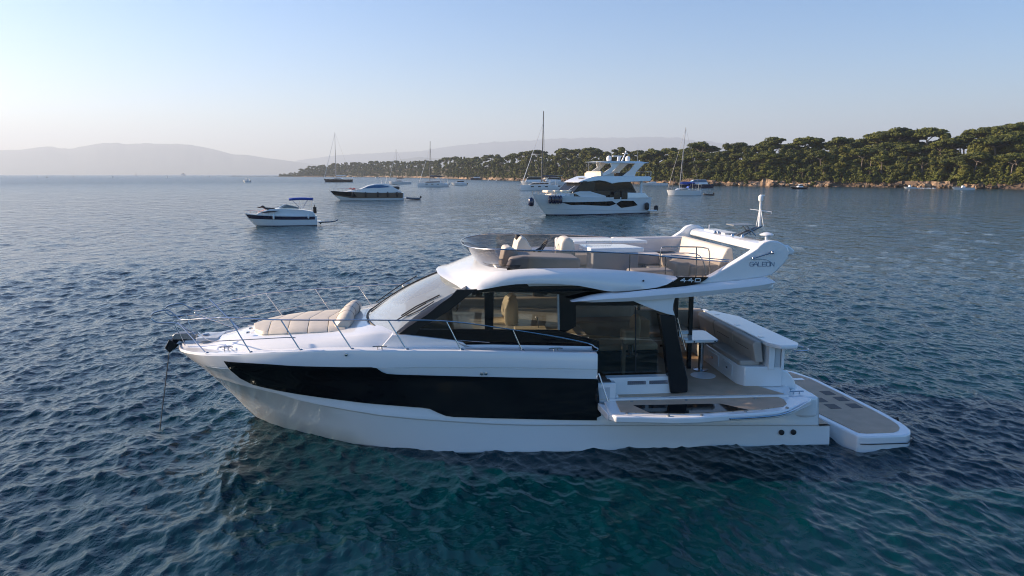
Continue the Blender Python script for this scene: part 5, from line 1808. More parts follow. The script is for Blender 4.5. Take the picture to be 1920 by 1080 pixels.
class Boat:
    """a boat of its own: bow at u=0, aft +u, port +v, waterline z=0"""
    def __init__(s, name, label, cat, bow, yaw, L, B, fb, fs, group=None, rake=.09, full=2.2, tr=.85):
        s.L, s.B, s.fb, s.fs, s.rake, s.full, s.tr = L, B, fb, fs, rake * L, full, tr
        s.root = empty(name, (bow[0], bow[1], 0), yaw)
        tag(s.root, label, cat, group)

    def sheer(s, u): 
        t = u / s.L
        return s.fb + (s.fs - s.fb) * t ** .8 - .04 * s.fb * math.sin(math.pi * t)

    def half(s, u, z):
        zz = min(max(z / s.fb, -.3), 1.0)
        us = s.rake * (1 - zz) ** 1.2 if zz < 1 else 0
        t = max(u - us, 0) / (s.L - us)
        flare = .82 + .18 * max(zz, 0)
        w = (1 - (1 - min(t * (1.9 if s.full < 3 else 2.2), 1)) ** s.full) ** .9
        aft = 1 - (1 - s.tr) * max((t - .6) / .4, 0) ** 2
        return s.B / 2 * w * flare * aft * (1 if zz >= 0 else 1 + zz)

    def row(s, zf, off=0.0, sd=1, t0=0.0, t1=1.0, n=30):
        out = []
        for k in range(n + 1):
            t = t0 + (t1 - t0) * (k / n) ** (1.5 if t0 == 0 else 1)
            z = zf(t * s.L)
            zz = min(max(z / s.fb, -.3), 1.0)
            us = s.rake * (1 - zz) ** 1.2 if zz < 1 else 0
            u = us + t * (s.L - us)
            z = zf(u)
            out.append((u, sd * (s.half(u, z) + off), z))
        return out

    def hull(s, m, name='hull'):
        mb = MB()
        fz = [lambda u: s.sheer(u), lambda u: s.sheer(u) * .7, lambda u: s.sheer(u) * .4, lambda u: s.sheer(u) * .15, lambda u: 0.0, lambda u: -.28 * s.fb]
        P_, S_ = [s.row(f) for f in fz], [s.row(f, sd=-1) for f in fz]
        mb.loft(P_, False, False).loft(S_, False, False)
        tr = [r[-1] for r in P_] + [r[-1] for r in S_][::-1]
        mb.add(tr, [tuple(range(len(tr)))])
        s.h = part(name, m, mb, s.root, split=False, angle=30)
        return s.h

    def deck(s, m='gel', drop=.03, name='deck'):
        a, b = s.row(lambda u: s.sheer(u) - drop, -.01), s.row(lambda u: s.sheer(u) - drop, -.01, sd=-1)
        c = [(p[0], 0, p[2] + .05 * p[1]) for p in a]
        return part(name, m, MB().loft([a, c, b], False, False), s.root, split=False)

    def stripe(s, m, f0, f1, t0=0.0, t1=1.0, off=.02, name='hull_stripe', both=True, parent=None):
        for sd in ((1, -1) if both else (1,)):
            rows = [s.row(lambda u, q=q: s.sheer(u) * (f0(u / s.L) + (f1(u / s.L) - f0(u / s.L)) * q), off, sd, t0, t1) for q in (0, .33, .66, 1)]
            part(name, m, MB().loft(rows, False, False), parent or s.h, split=False)

    def body(s, name, m, prof, w0, w1, z0, z1, parent=None, bevel=.03, wf=None, angle=35):
        """side profile swept across; narrower towards the top and (wf) towards the front"""
        mb = MB().plate(prof, -1, 1)
        def fn(u, v, z):
            t = min(max((z - z0) / max(z1 - z0, .01), 0), 1)
            w = w0 + (w1 - w0) * t
            return (u, v * w * (wf(u) if wf else 1), z)
        mb.move(0, fn)
        return part(name, m, mb, parent or s.root, split=False, bevel=bevel, angle=angle)

    def rail(s, t0, t1, h, r=.02, inset=.08, n=10, posts=6, m='steel'):
        o = None
        for sd in (1, -1):
            pts = []
            for k in range(n + 1):
                u = s.L * (t0 + (t1 - t0) * k / n)
                pts.append((u, sd * max(s.half(u, s.sheer(u)) - inset, .03), s.sheer(u) + h))
            mb = MB().tube(pts, r, 5)
            for k in range(posts + 1):
                u = s.L * (t0 + (t1 - t0) * k / posts)
                w = sd * max(s.half(u, s.sheer(u)) - inset, .03)
                mb.tube([(u, w, s.sheer(u) - .05), (u, w, s.sheer(u) + h)], r * .8, 5)
            o = part('deck_rail', m, mb, s.root, split=False)
        return o

    def mastrig(s, u, h, m, boom=None, r=.11, stay_u=0.1, stay_r=.03, rakex=.02, furl=True, back=True, zb=None):
        zb = zb if zb is not None else s.sheer(u)
        tu_ = u + h * rakex
        mt = part('mast', m, MB().tube([(u, 0, zb), ((u + tu_) / 2, 0, zb + h * .5), (tu_, 0, zb + h)], r, 7, r1=r * .6), s.root)
        for f in (.36, .68):
            part('spreader', m, MB().tube([(u + h * f * rakex, -s.B * .22 * (1.2 - f), zb + h * f), (u + h * f * rakex, s.B * .22 * (1.2 - f), zb + h * f)], r * .3, 5), mt)
        rg = MB().tube([(stay_u, 0, s.sheer(0) + .1), (tu_ - .1, 0, zb + h * .96)], stay_r * (2.2 if furl else 1), 5, r1=stay_r)
        part('furled_jib' if furl else 'forestay', 'gel2' if furl else m, rg, mt)
        wires = MB()
        for sd in (1, -1):
            wires.tube([(u + .2, sd * s.B * .42, s.sheer(u)), (u + h * .68 * rakex, sd * s.B * .22 * .52, zb + h * .68), (tu_, 0, zb + h * .97)], stay_r * .45, 4)
        if back: wires.tube([(s.L * .98, 0, s.sheer(s.L) + .1), (tu_, 0, zb + h)], stay_r * .45, 4)
        part('shrouds', m, wires, mt, split=False)
        if boom:
            b = part('boom', m, MB().tube([(u, 0, zb + boom[0]), (u + boom[1], 0, zb + boom[0] + .15)], r * .8, 6), s.root)
            part('sail_cover', boom[2], MB().lathe([(.05, 0), (.30, .3), (.34, boom[1] * .5), (.22, boom[1] * .9), (.08, boom[1])], (u + .1, 0, zb + boom[0] + .3), 8, 'u'), b)
        return mt

def gp(x, y): return ground(x, y)
def at_dist(x, D):
    r_ = ray(x, 400)
    return r_[0] / r_[1] * D, D

# ---------------- big flybridge yacht beyond the bow of the foreground one
a, b = gp(1022, 404), gp(1203, 398.5)
yw = vec_yaw(a, b)
BL = math.hypot(b[0] - a[0], b[1] - a[1]) + 1.2
bow = (a[0] - math.cos(yw) * 1.9, a[1] - math.sin(yw) * 1.9)
Bt = Boat('motor_yacht', 'white three deck motor yacht with hardtop and radar domes, dark fenders at its bow', 'motor yacht', bow, yw, BL + .6, 5.0, 2.75, 2.15, rake=.12, full=2.6, tr=.92)
L_ = Bt.L
Bt.hull('gel')
Bt.deck('gel', .12)
Bt.stripe('navy', lambda t: 0.0, lambda t: .055, .0, 1.0, .02, 'boot_stripe')
Bt.stripe('gelgrey', lambda t: .36 - .2 * t, lambda t: .375 - .2 * t, .04, 1.0, .02, 'knuckle_line')
def hullpoly(boat, pts, off, name, m):
    """flat sided window let into the topside: (t, fraction of freeboard) corners"""
    for sd in (1, -1):
        top = [p for p in pts]
        ts = np.linspace(min(p[0] for p in pts), max(p[0] for p in pts), 40)
        up = sorted([p for p in pts if p[2] == 1]); lo = sorted([p for p in pts if p[2] == 0])
        rows = []
        for q in (0, .5, 1):
            row = []
            for t in ts:
                a_ = interp(t, [p[0] for p in lo], [p[1] for p in lo]); b_ = interp(t, [p[0] for p in up], [p[1] for p in up])
                u = boat.L * t
                z = boat.sheer(u) * (a_ + (b_ - a_) * q)
                row.append((u, sd * (boat.half(u, z) + off), z))
            rows.append(row)
        part(name, m, MB().loft(rows, False, False), boat.h, split=False)
hullpoly(Bt, [(.20, .66, 0), (.27, .55, 0), (.36, .57, 0), (.60, .50, 0), (.655, .62, 0), (.20, .68, 1), (.30, .70, 1), (.62, .78, 1), (.655, .64, 1)], .03, 'hull_window', 'blk')
hullpoly(Bt, [(.66, .62, 0), (.71, .38, 0), (.82, .46, 0), (.865, .52, 0), (.66, .64, 1), (.70, .80, 1), (.82, .80, 1), (.865, .54, 1)], .03, 'hull_window', 'blk')
# raised bulwark amidships and cockpit side
Bt.body('bulwark', 'gel', [(L_ * .18, 2.5), (L_ * .33, 3.05), (L_ * .42, 3.05), (L_ * .56, 2.45), (L_ * .56, 2.2), (L_ * .2, 2.2)], 2.40, 2.30, 2.2, 3.05, wf=lambda u: min(1, .68 + .32 * (u / L_ - .15) / .22), bevel=.05)
Bt.body('aft_bulwark', 'gel', [(L_ * .72, 2.1), (L_ * .72, 2.85), (L_ * .93, 2.75), (L_ * .97, 2.1)], 2.38, 2.32, 2.1, 2.9, bevel=.05)
sal = Bt.body('saloon', 'blkp', [(L_ * .28, 2.95), (L_ * .37, 4.35), (L_ * .80, 4.35), (L_ * .87, 2.6), (L_ * .87, 2.2), (L_ * .3, 2.2)], 2.02, 2.0, 2.2, 4.3, bevel=.06)
Bt.body('saloon_window', 'blk', [(L_ * .47, 3.1), (L_ * .47, 4.2), (L_ * .78, 4.2), (L_ * .84, 3.1)], 2.04, 2.02, 2.3, 4.3, parent=sal)
Bt.body('foredeck_lounge', 'gel', [(L_ * .13, 2.60), (L_ * .17, 2.95), (L_ * .34, 3.18), (L_ * .34, 2.4), (L_ * .13, 2.4)], 1.6, 1.5, 2.4, 3.2, wf=lambda u: min(1, .5 + .5 * (u / L_ - .13) / .12), bevel=.08)
for u_, v_ in ((.10, .6), (.15, .9), (.21, 1.0), (.12, -.6), (.25, 1.1)):
    part('foredeck_cushion', 'cream', MB().box(L_ * u_, L_ * u_ + .9, v_ - .5, v_ + .3, 2.85, 3.2), Bt.root, bevel=.12, seg=2)
rf = Bt.body('flybridge_deck', 'gel', [(L_ * .33, 4.18), (L_ * .36, 4.42), (L_ * .46, 4.95), (L_ * .50, 5.0), (L_ * .98, 4.95), (L_ * 1.0, 4.75), (L_ * .98, 4.30), (L_ * .74, 4.20), (L_ * .68, 4.15), (L_ * .62, 4.0), (L_ * .56, 4.30), (L_ * .50, 4.42), (L_ * .44, 4.30)], 2.25, 2.15, 4.1, 5.0, wf=lambda u: min(1, .80 + .2 * (u / L_ - .33) / .15), bevel=.06)
part('deck_hatch', 'blkp', MB().box(L_ * .405, L_ * .44, -.2, .9, 4.70, 4.78), rf)
part('screen', 'cream', MB().loft([[(L_ * .50 + .5 * abs(q) ** 2, q * 1.9, z) for q in (-1, -.8, -.5, 0, .5, .8, 1)] for z in (4.95, 5.42)], False, False), rf, split=False, angle=80)
part('fly_lounge', 'beige', MB().box(L_ * .53, L_ * .66, -1.5, 1.7, 4.95, 5.35).box(L_ * .53, L_ * .55, -1.6, 1.8, 5.3, 5.6), rf, split=False, bevel=.08)
part('fly_locker', 'blkp', MB().box(L_ * .70, L_ * .84, -1.2, 1.75, 4.95, 5.4), rf, bevel=.05)
ht = Bt.body('hardtop', 'gel', [(L_ * .50, 6.80), (L_ * .60, 6.92), (L_ * .88, 6.95), (L_ * .98, 6.75), (L_ * .98, 6.68), (L_ * .86, 6.62), (L_ * .60, 6.66)], 1.9, 1.8, 6.6, 7.0, wf=lambda u: min(1, .75 + .25 * (u / L_ - .5) / .1), bevel=.05)
for sd in (1, -1):
    part('hardtop_leg', 'gel', MB().plate([(L_ * .855, 6.75), (L_ * .94, 6.7), (L_ * .86, 5.6), (L_ * .84, 4.9), (L_ * .72, 4.9), (L_ * .80, 5.75)], sd * 1.72, sd * 1.94), ht, split=False, bevel=.04)
    part('hardtop_brace', 'gel', MB().plate([(L_ * .62, 6.75), (L_ * .72, 6.75), (L_ * .68, 6.1), (L_ * .62, 5.3), (L_ * .56, 5.0), (L_ * .55, 5.3), (L_ * .635, 6.15)], sd * 1.55, sd * 1.72), ht, split=False, bevel=.03)
    part('hardtop_post', 'steel', MB().tube([(L_ * .545, sd * 1.3, 5.35), (L_ * .54, sd * 1.25, 6.75)], .045, 6), ht)
    part('deck_post', 'gel2', MB().box(L_ * .905, L_ * .925, sd * 1.75 - .08, sd * 1.75 + .08, 2.7, 4.3), Bt.root)
for u_ in (.665, .865):
    part('radar_dome', 'white', MB().lathe([(.28, 6.93), (.33, 7.15), (.34, 7.35), (.26, 7.55), (.10, 7.65)], (L_ * u_, .3 if u_ < .7 else -.2, 0), 14), ht, angle=80)
part('radar_bar', 'white', MB().lathe([(.16, 6.95), (.14, 7.5)], (L_ * .765, 0, 0), 10).box(L_ * .765 - .9, L_ * .765 + .6, -.08, .08, 7.55, 7.68).tube([(L_ * .765, 0, 6.9), (L_ * .765 + .2, 0, 7.6)], .2, 6), ht, split=False)
part('light_mast', 'white', MB().tube([(L_ * .80, 0, 6.9), (L_ * .835, 0, 8.15)], .12, 6, r1=.06).box(L_ * .81, L_ * .85, -.2, .2, 7.95, 8.02).ball((L_ * .835, 0, 8.2), .12, .12, .16), ht, split=False)
for u_, h_ in ((.675, 8.6), (.925, 9.3)):
    part('whip_aerial', 'gel2', MB().tube([(L_ * u_, .6, 6.9), (L_ * u_, .62, h_)], .022, 4), ht)
Bt.rail(.0, .30, .35, .03, n=10, posts=8)
part('aft_fly_rail', 'steel', MB().tube([(L_ * .94, 2.1, 5.0), (L_ * .94, 2.1, 5.55), (L_ * .995, 2.05, 5.55), (L_ * .995, -2.05, 5.55), (L_ * .94, -2.1, 5.55)], .03, 5).tube([(L_ * .965, 2.1, 5.0), (L_ * .965, 2.1, 5.55)], .02, 4).tube([(L_ * .99, 2.1, 5.0), (L_ * .995, 2.05, 5.55)], .025, 4), Bt.root, split=False)
part('wiper', 'white', MB().tube([(L_ * .27, .9, 3.1), (L_ * .325, 1.2, 3.75)], .03, 4), sal)
part('swim_platform', 'gel', MB().box(L_ * .97, L_ + 1.1, -2.2, 2.2, .25, .45), Bt.root, bevel=.08)
for u_, v_ in ((.66, 2.43), (.73, 2.43)):
    part('side_door', 'blkp', MB().box(L_ * u_ - .5, L_ * u_ + .5, 2.3, 2.45, 2.0, 3.0), Bt.root, bevel=.08)
part('person_cover', 'blkp', MB().box(L_ * .60, L_ * .78, 1.95, 2.3, 2.3, 2.55), Bt.root)

def fender(p, r, h, m='rubber', label=None, grp=None, yaw_=0):
    e = part_fender(p, r, h, m)
    tag(e, label, 'fender', grp)
    return e

def part_fender(p, r, h, m):
    mb = MB().lathe([(.02, -h * .5), (r * .6, -h * .46), (r, -h * .33), (r, h * .33), (r * .6, h * .46), (r * .2, h * .52), (.02, h * .6)], (0, 0, 0), 10)
    o = mb.build('fender', M[m], None, angle=60)
    o.location = p
    return o

def place_on(boat, u, v, z):
    y = boat.root.rotation_euler.z
    c, s_ = math.cos(y), math.sin(y)
    X = boat.root.location.x + u * c + v * s_
    Y = boat.root.location.y + u * s_ - v * c
    return (X, Y, z)
bowf = ['dark fender hanging foremost of the five along the bow of the big motor yacht', 'second dark fender from the bow along the side of the big motor yacht', 'third dark fender along the bow of the big motor yacht', 'fourth dark fender from the bow of the big motor yacht', 'rearmost of the dark fenders hanging along the bow of the big motor yacht']
for k, t in enumerate((.105, .125, .142, .16, .178)):
    u = L_ * t
    fender(place_on(Bt, u, Bt.half(u, 2.2) + .32, 2.05), .20, 1.0, 'navy', bowf[k], 'dark fenders along the bow of the big motor yacht')
fender(place_on(Bt, -.35, .35, 1.75), .36, 1.1, 'navy', 'big dark round fender hanging off the bow tip of the big motor yacht')
fender(place_on(Bt, L_ * .945, Bt.half(L_ * .945, 1) + .35, .95), .30, 1.0, 'rubber', 'dark fender at the port quarter of the big motor yacht')
fender(place_on(Bt, L_ + 1.3, 1.6, .6), .30, .8, 'rubber', 'dark fender over the stern platform of the big motor yacht')

# ---------------- sport cruiser with a blue bimini
a, b = gp(466, 424), gp(594, 421.5)
yw = vec_yaw(a, b)
LL = math.hypot(b[0] - a[0], b[1] - a[1]) + .35
Bt = Boat('cabin_cruiser', 'small white cabin cruiser with navy stripe and raised blue bimini top', 'cabin cruiser', (a[0] - .35, a[1]), yw, LL, 2.5, 1.3, .98, rake=.15, full=2.3)
L_ = LL
Bt.hull('gel')
Bt.deck('gel', .02)
Bt.stripe('navy', lambda t: .62, lambda t: .93, .015, .97, .015)
Bt.stripe('navy', lambda t: .0, lambda t: .05, .0, 1, .012, 'boot_stripe')
cc = Bt.body('cuddy', 'gel', [(L_ * .16, 1.25), (L_ * .22, 1.42), (L_ * .36, 1.72), (L_ * .48, 1.76), (L_ * .80, 1.62), (L_ * .95, 1.42), (L_ * .985, .95), (L_ * .16, 1.1)], 1.08, .90, 1.1, 1.8, wf=lambda u: min(1, .55 + .45 * (u / L_ - .14) / .2), bevel=.05)
for sd in (1, -1):
    part('cuddy_window', 'navy', MB().plate([(L_ * .22, 1.37), (L_ * .33, 1.55), (L_ * .48, 1.56), (L_ * .42, 1.44), (L_ * .30, 1.36)], sd * .9, sd * 1.06), cc, split=False)
ws = part('windscreen', 'g_far', MB().loft([[(L_ * .46, 0, 1.80), (L_ * .50, .75, 1.78), (L_ * .75, .98, 1.70)], [(L_ * .55, 0, 2.15), (L_ * .58, .66, 2.12), (L_ * .76, .9, 1.80)]], False, False).loft([[(L_ * .46, 0, 1.80), (L_ * .50, -.75, 1.78), (L_ * .75, -.98, 1.70)], [(L_ * .55, 0, 2.15), (L_ * .58, -.66, 2.12), (L_ * .76, -.9, 1.80)]], False, False), Bt.root, split=False, angle=80)
part('screen_frame', 'steel', MB().tube([(L_ * .76, .9, 1.80), (L_ * .58, .66, 2.13), (L_ * .55, 0, 2.16), (L_ * .58, -.66, 2.13), (L_ * .76, -.9, 1.8)], .022, 5).tube([(L_ * .50, .75, 1.78), (L_ * .58, .66, 2.13)], .02, 5).tube([(L_ * .40, .2, 1.78), (L_ * .53, .3, 2.12)], .02, 5), ws, split=False)
bm_ = part('bimini', 'navycloth', MB().loft([[(L_ * (.62 + .34 * i / 6), v, 2.80 + .05 * math.sin(math.pi * i / 6) - .05 * abs(v) ** 2) for i in range(7)] for v in (-.95, -.5, 0, .5, .95)], False, False), Bt.root, split=False, solid=.2, angle=80)
mb = MB()
for sd in (1, -1):
    for u0, u1 in ((.78, .64), (.78, .76), (.80, .90), (.93, .95)):
        mb.tube([(L_ * u0, sd * .95, 1.7), (L_ * u1, sd * .93, 2.78)], .016, 4)
part('bimini_frame', 'steel', mb, bm_, split=False)
part('outboard', 'blkp', MB().box(L_ * .955, L_ + .02, -.2, .2, 1.2, 1.85).tube([(L_ * .99, 0, 1.6), (L_ * .97, 0, 2.1)], .05, 6), Bt.root, split=False, bevel=.05)
part('bathing_platform', 'gel', MB().box(L_ * .98, L_ + .45, -.9, .9, .30, .40), Bt.root, bevel=.03)
Bt.rail(.0, .42, .32, .015, posts=5)
for t in (.40, .88):
    fender(place_on(Bt, L_ * t, Bt.half(L_ * t, .9) + .10, .95), .09, .5, 'white', 'white fender hanging on the %s of the blue bimini cruiser' % ('middle' if t < .5 else 'stern quarter'), 'white fenders on the cabin cruiser')
def person_lying(loc, yaw_, m, label):
    """one continuous figure on its back, knees bent"""
    def J(x, y, z, r_): return (x, y, z, r_)
    sk = [J(0, 0, .14, .15), J(-.28, 0, .17, .15), J(-.50, 0, .22, .17), J(-.68, 0, .30, .06), J(-.80, 0, .34, .105),
          J(.08, .1, .14, .10), J(.38, .13, .36, .075), J(.66, .12, .10, .05), J(.76, .12, .18, .035),
          J(.08, -.1, .14, .10), J(.42, -.12, .22, .075), J(.80, -.11, .08, .05), J(.90, -.11, .15, .035),
          J(-.50, .20, .22, .055), J(-.30, .34, .14, .045), J(-.08, .30, .12, .035),
          J(-.50, -.20, .22, .055), J(-.64, -.36, .16, .045), J(-.80, -.14, .30, .035)]
    ed = [(0, 1), (1, 2), (2, 3), (3, 4), (0, 5), (5, 6), (6, 7), (7, 8), (0, 9), (9, 10), (10, 11), (11, 12), (2, 13), (13, 14), (14, 15), (2, 16), (16, 17), (17, 18)]
    me = bpy.data.meshes.new('person')
    me.from_pydata([q[:3] for q in sk], ed, [])
    me.materials.append(M[m])
    o = bpy.data.objects.new('person', me)
    COL.objects.link(o)
    md = o.modifiers.new('skin', 'SKIN')
    for k, q in enumerate(sk):
        me.skin_vertices[0].data[k].radius = (q[3], q[3])
    me.skin_vertices[0].data[0].use_root = True
    md.use_smooth_shade = True
    sb = o.modifiers.new('sub', 'SUBSURF'); sb.levels = sb.render_levels = 1
    o.location = loc
    o.rotation_euler = (0, R(-12), yaw_)
    return tag(o, label, 'person')
person_lying(place_on(Bt, L_ * .30, .25, 1.62), yw + math.pi, 'dash', 'person in dark clothes lying on the foredeck of the blue bimini cruiser')
tw = part('towel', 'pink', MB().loft([[(L_ * .19 + .1 * i, v, 1.42 + .035 * i + .02 * math.sin(i * 2 + v * 5)) for i in range(8)] for v in (-.5, -.1, .25, .6)], False, False), Bt.root, split=False, solid=.03)
tw.parent = None
tw.location = Bt.root.location
tw.rotation_euler = Bt.root.rotation_euler
tag(tw, 'pink towel spread at the front of the blue bimini cruiser', 'towel')
# paddle board astern
pb = empty('paddle_board', place_on(Bt, L_ + .2, .1, .18), yw + R(4))
tag(pb, 'dark paddle board with upturned tip trailing from the stern of the blue bimini cruiser', 'paddle board')
part('board', 'greyrib', MB().loft([[(u, v * w, z - .05 * 0) for v in (-1, -.6, 0, .6, 1)] for u, w, z in ((0, .25, .0), (.4, .36, .03), (1.2, .38, .06), (1.7, .28, .13), (2.0, .10, .26))], False, False), pb, split=False, solid=.10)
part('tail_fin', 'blkp', MB().plate([(.1, 0), (.3, 0), (.1, -.2)], -.015, .015), pb)

# ---------------- long motor yacht with a brown hull and five fenders
a, b = gp(633, 375.3), gp(756, 374.2)
yw = vec_yaw(a, b)
LL = math.hypot(b[0] - a[0], b[1] - a[1]) + 1.5
bow = (a[0] - 1.5, a[1] - .2)
Bt = Boat('sport_yacht', 'long low motor yacht with brown hull side and blue windowed coupe roof', 'motor yacht', bow, yw, LL, 3.9, 1.95, 1.45, rake=.14, full=2.2)
L_ = LL
Bt.hull('gel')
Bt.deck('gel', .03)
Bt.stripe('tan', lambda t: .24 + .36 * max(1 - t * 3.4, 0), lambda t: .97, .01, .985, .02, 'hull_band')
Bt.stripe('blkp', lambda t: .42 + .25 * max(1 - t * 3.4, 0), lambda t: .97, .01, .30, .03, 'hull_window')
cp_ = Bt.body('deckhouse', 'gel', [(L_ * .20, 1.75), (L_ * .30, 2.05), (L_ * .42, 2.3), (L_ * .52, 2.95), (L_ * .60, 3.22), (L_ * .72, 3.32), (L_ * .80, 3.15), (L_ * .86, 2.6), (L_ * .92, 2.1), (L_ * .98, 1.5), (L_ * .2, 1.5)], 1.75, 1.25, 1.6, 3.3, wf=lambda u: min(1, .55 + .45 * (u / L_ - .18) / .25), bevel=.10)
for sd in (1, -1):
    mbg = MB().plate([(L_ * .44, 2.35), (L_ * .53, 2.82), (L_ * .60, 3.02), (L_ * .70, 3.05), (L_ * .78, 2.85), (L_ * .82, 2.62), (L_ * .70, 2.50), (L_ * .55, 2.42)], sd * 1.2, sd * 1.8)
    mbg.move(0, lambda u, v, z: (u, math.copysign(min(abs(v), 1.79 - (z - 1.6) * .29), v), z))
    part('side_window', 'bluewin', mbg, cp_, split=False)
part('tender_cover', 'dash', MB().box(L_ * .86, L_ * .945, -1.2, 1.4, 2.1, 2.72), Bt.root, bevel=.15, seg=3)
part('radar_arch', 'blkp', MB().plate([(L_ * .80, 3.25), (L_ * .82, 3.30), (L_ * .96, 2.98), (L_ * .955, 2.92)], -1.0, 1.0), Bt.root, bevel=.02)
part('aerial', 'gel2', MB().tube([(L_ * .76, 0, 3.3), (L_ * .78, 0, 4.6)], .03, 4).tube([(L_ * .70, .4, 3.3), (L_ * .70, .4, 4.1)], .03, 4), Bt.root, split=False)
part('swim_platform', 'gel', MB().box(L_ * .98, L_ + .9, -1.5, 1.5, .3, .45), Bt.root, bevel=.05)
Bt.rail(.0, .40, .55, .025, posts=7)
for nm_, u_ in (('sunbather', .26), ('sunbather', .31)):
    person_lying(place_on(Bt, L_ * u_ + .6, .2 if u_ < .3 else -.4, 2.02), yw + math.pi, 'red', 'person in red lying on the foredeck of the brown hulled yacht' + (', nearer the bow' if u_ < .3 else ', nearer the cabin'))
ordn = ['foremost', 'second', 'middle', 'fourth', 'rearmost']
for k, t in enumerate((.30, .475, .64, .775, .905)):
    u = L_ * t
    fender(place_on(Bt, u, Bt.half(u, 1.2) + .22, 1.1), .20, 1.05, 'rubber', '%s of five black fenders along the brown hulled yacht' % ordn[k], 'black fenders along the brown hulled yacht')

# ---------------- inflatable dinghies
def dinghy(px, py, yaw_, L, label, m='greyrib', motor=True, name='inflatable_dinghy'):
    x, y = gp(px, py)
    e = empty(name, (x, y, 0), yaw_)
    tag(e, label, 'dinghy')
    w = L * .22
    path = [(L * .95, w, .22), (L * .45, w, .24), (L * .16, w * .8, .30), (0, 0, .38), (L * .16, -w * .8, .30), (L * .45, -w, .24), (L * .95, -w, .22)]
    part('tube', m, MB().tube(smooth_path(path, 4), L * .065, 8), e)
    part('floor', 'dash', MB().slab([(L * .9, w), (L * .3, w), (L * .1, 0), (L * .3, -w), (L * .9, -w)], .08, .14), e)
    part('thwart', 'gel2', MB().box(L * .5, L * .58, -w, w, .3, .35), e)
    if motor: part('outboard', 'blkp', MB().box(L * .92, L * 1.04, -.12, .12, .35, .75), e, bevel=.04)
    return e
dinghy(763, 374.6, R(3), 2.9, 'grey inflatable dinghy trailing behind the brown hulled yacht')
dinghy(1319, 366.8, R(3), 2.6, 'dark inflatable dinghy floating behind the white sloop', 'dash')

# ---------------- sailing boats
def sloop(name, label, bowpx, sternpx, L, B, fb, fs, hm, mast_t, h, mm, boom, furl=True, yaw_=None, cab=None, tr=.7, bimini=None, group=None, rakex=.02, cabm='gel'):
    a = gp(*bowpx)
    X1, Y1 = at_dist(sternpx, a[1])
    L = X1 - a[0] if L is None else L
    Bt = Boat(name, label, 'sailing boat', a, yaw_ if yaw_ is not None else R(2), L, B, fb, fs, group, rake=.05, full=2.4, tr=tr)
    Bt.hull(hm)
    Bt.deck('gel', .02)
    ch = Bt.body('coachroof', cabm, [(L * .25, fb * .95), (L * .32, fb + .35), (L * .62, fb + .5), (L * .68, fb * .95)], B * .3, B * .24, fb, fb + .5, wf=lambda u: min(1, .6 + .4 * (u / L - .25) / .15), bevel=.05)
    for sd in (1, -1):
        part('cabin_window', 'blkp', MB().plate([(L * .36, fb + .12), (L * .38, fb + .30), (L * .58, fb + .36), (L * .60, fb + .12)], sd * B * .24, sd * (B * .30)), ch, split=False)
    Bt.mastrig(L * mast_t, h, mm, boom, r=max(.10, h * .0062), stay_u=.15, stay_r=h * .0022, furl=furl, rakex=rakex)
    Bt.rail(.0, .95, .6, .02, posts=12)
    if bimini:
        bq = part('bimini', bimini, MB().loft([[(L * (.72 + .2 * i / 4), v * B * .32, fs + 1.95 - .06 * v * v) for i in range(5)] for v in (-1, -.5, 0, .5, 1)], False, False), Bt.root, split=False, solid=.10)
        mb = MB()
        for sd in (1, -1):
            for t in (.73, .91): mb.tube([(L * t, sd * B * .33, fs), (L * t, sd * B * .32, fs + 1.95)], .03, 4)
        part('bimini_frame', 'steel', mb, bq, split=False)
    part('steering_wheel', 'steel', MB().tube([(L * .86, .4 * math.cos(q), fs + .5 + .4 * math.sin(q)) for q in [6.283 * k / 12 for k in range(12)]], .03, 4, closed=True), Bt.root)
    return Bt

S1 = sloop('sailing_yacht', 'sailing yacht with a black hull and tall bare mast, leftmost of the sailing boats', (607.5, 341.6), 663, None, 4.6, 2.2, 1.9, 'blackhull', .42, 31.0, 'alu', (2.0, 7.5, 'gel2'), rakex=.012)
part('ensign', 'white', MB().loft([[(S1.L * .99, 0, 2.8 + z), (S1.L * .99 + .5, .15, 2.7 + z), (S1.L * 1.02 + .6, 0, 2.65 + z)] for z in (0, .9)], False, False).tube([(S1.L * .985, 0, 1.8), (S1.L * .99, 0, 3.9)], .04, 4), S1.root, split=False)
S2 = sloop('sailing_yacht', 'smaller grey sailing yacht with a low deck saloon, moored left of the sailing catamaran', (729, 345.2), 772, None, 3.6, 1.5, 1.3, 'gel2', .36, 17.2, 'dkalu', (1.6, 4.2, 'blackhull'), rakex=.0)
part('bow_person_rail', 'steel', MB().tube([(.2, 0, 1.5), (.1, 0, 3.9)], .05, 5), S2.root)
S3 = sloop('sailing_yacht', 'white sailing yacht with a sprayhood and wooden coloured mast, right of the big motor yacht', (1250, 366.0), 1312, None, 3.2, 1.35, 1.2, 'gel', .37, 15.6, 'alu', (1.5, 4.0, 'navycloth'), furl=False, bimini='navycloth', rakex=.07)
part('spray_hood', 'navycloth', MB().loft([[(S3.L * .60 + u, v, 1.9 + z) for v in (-1, -.7, 0, .7, 1)] for u, z in ((0, -.3), (.25, .35), (1.0, .45))], False, False), S3.root, split=False, solid=.05)
part('stern_arch', 'steel', MB().tube([(S3.L * .97, 1.2, 1.2), (S3.L * .98, 1.2, 2.6), (S3.L * .98, -1.2, 2.6), (S3.L * .97, -1.2, 1.2)], .05, 5).box(S3.L * .93, S3.L * 1.0, -1.1, 1.1, 2.6, 2.7), S3.root, split=False)
# two poles leaning at its bow
part('bow_poles', 'dkalu', MB().tube([(.35, .3, 1.2), (.95, .3, 4.6)], .06, 5).tube([(1.1, .3, 1.2), (1.7, .3, 4.5)], .06, 5), S3.root, split=True)

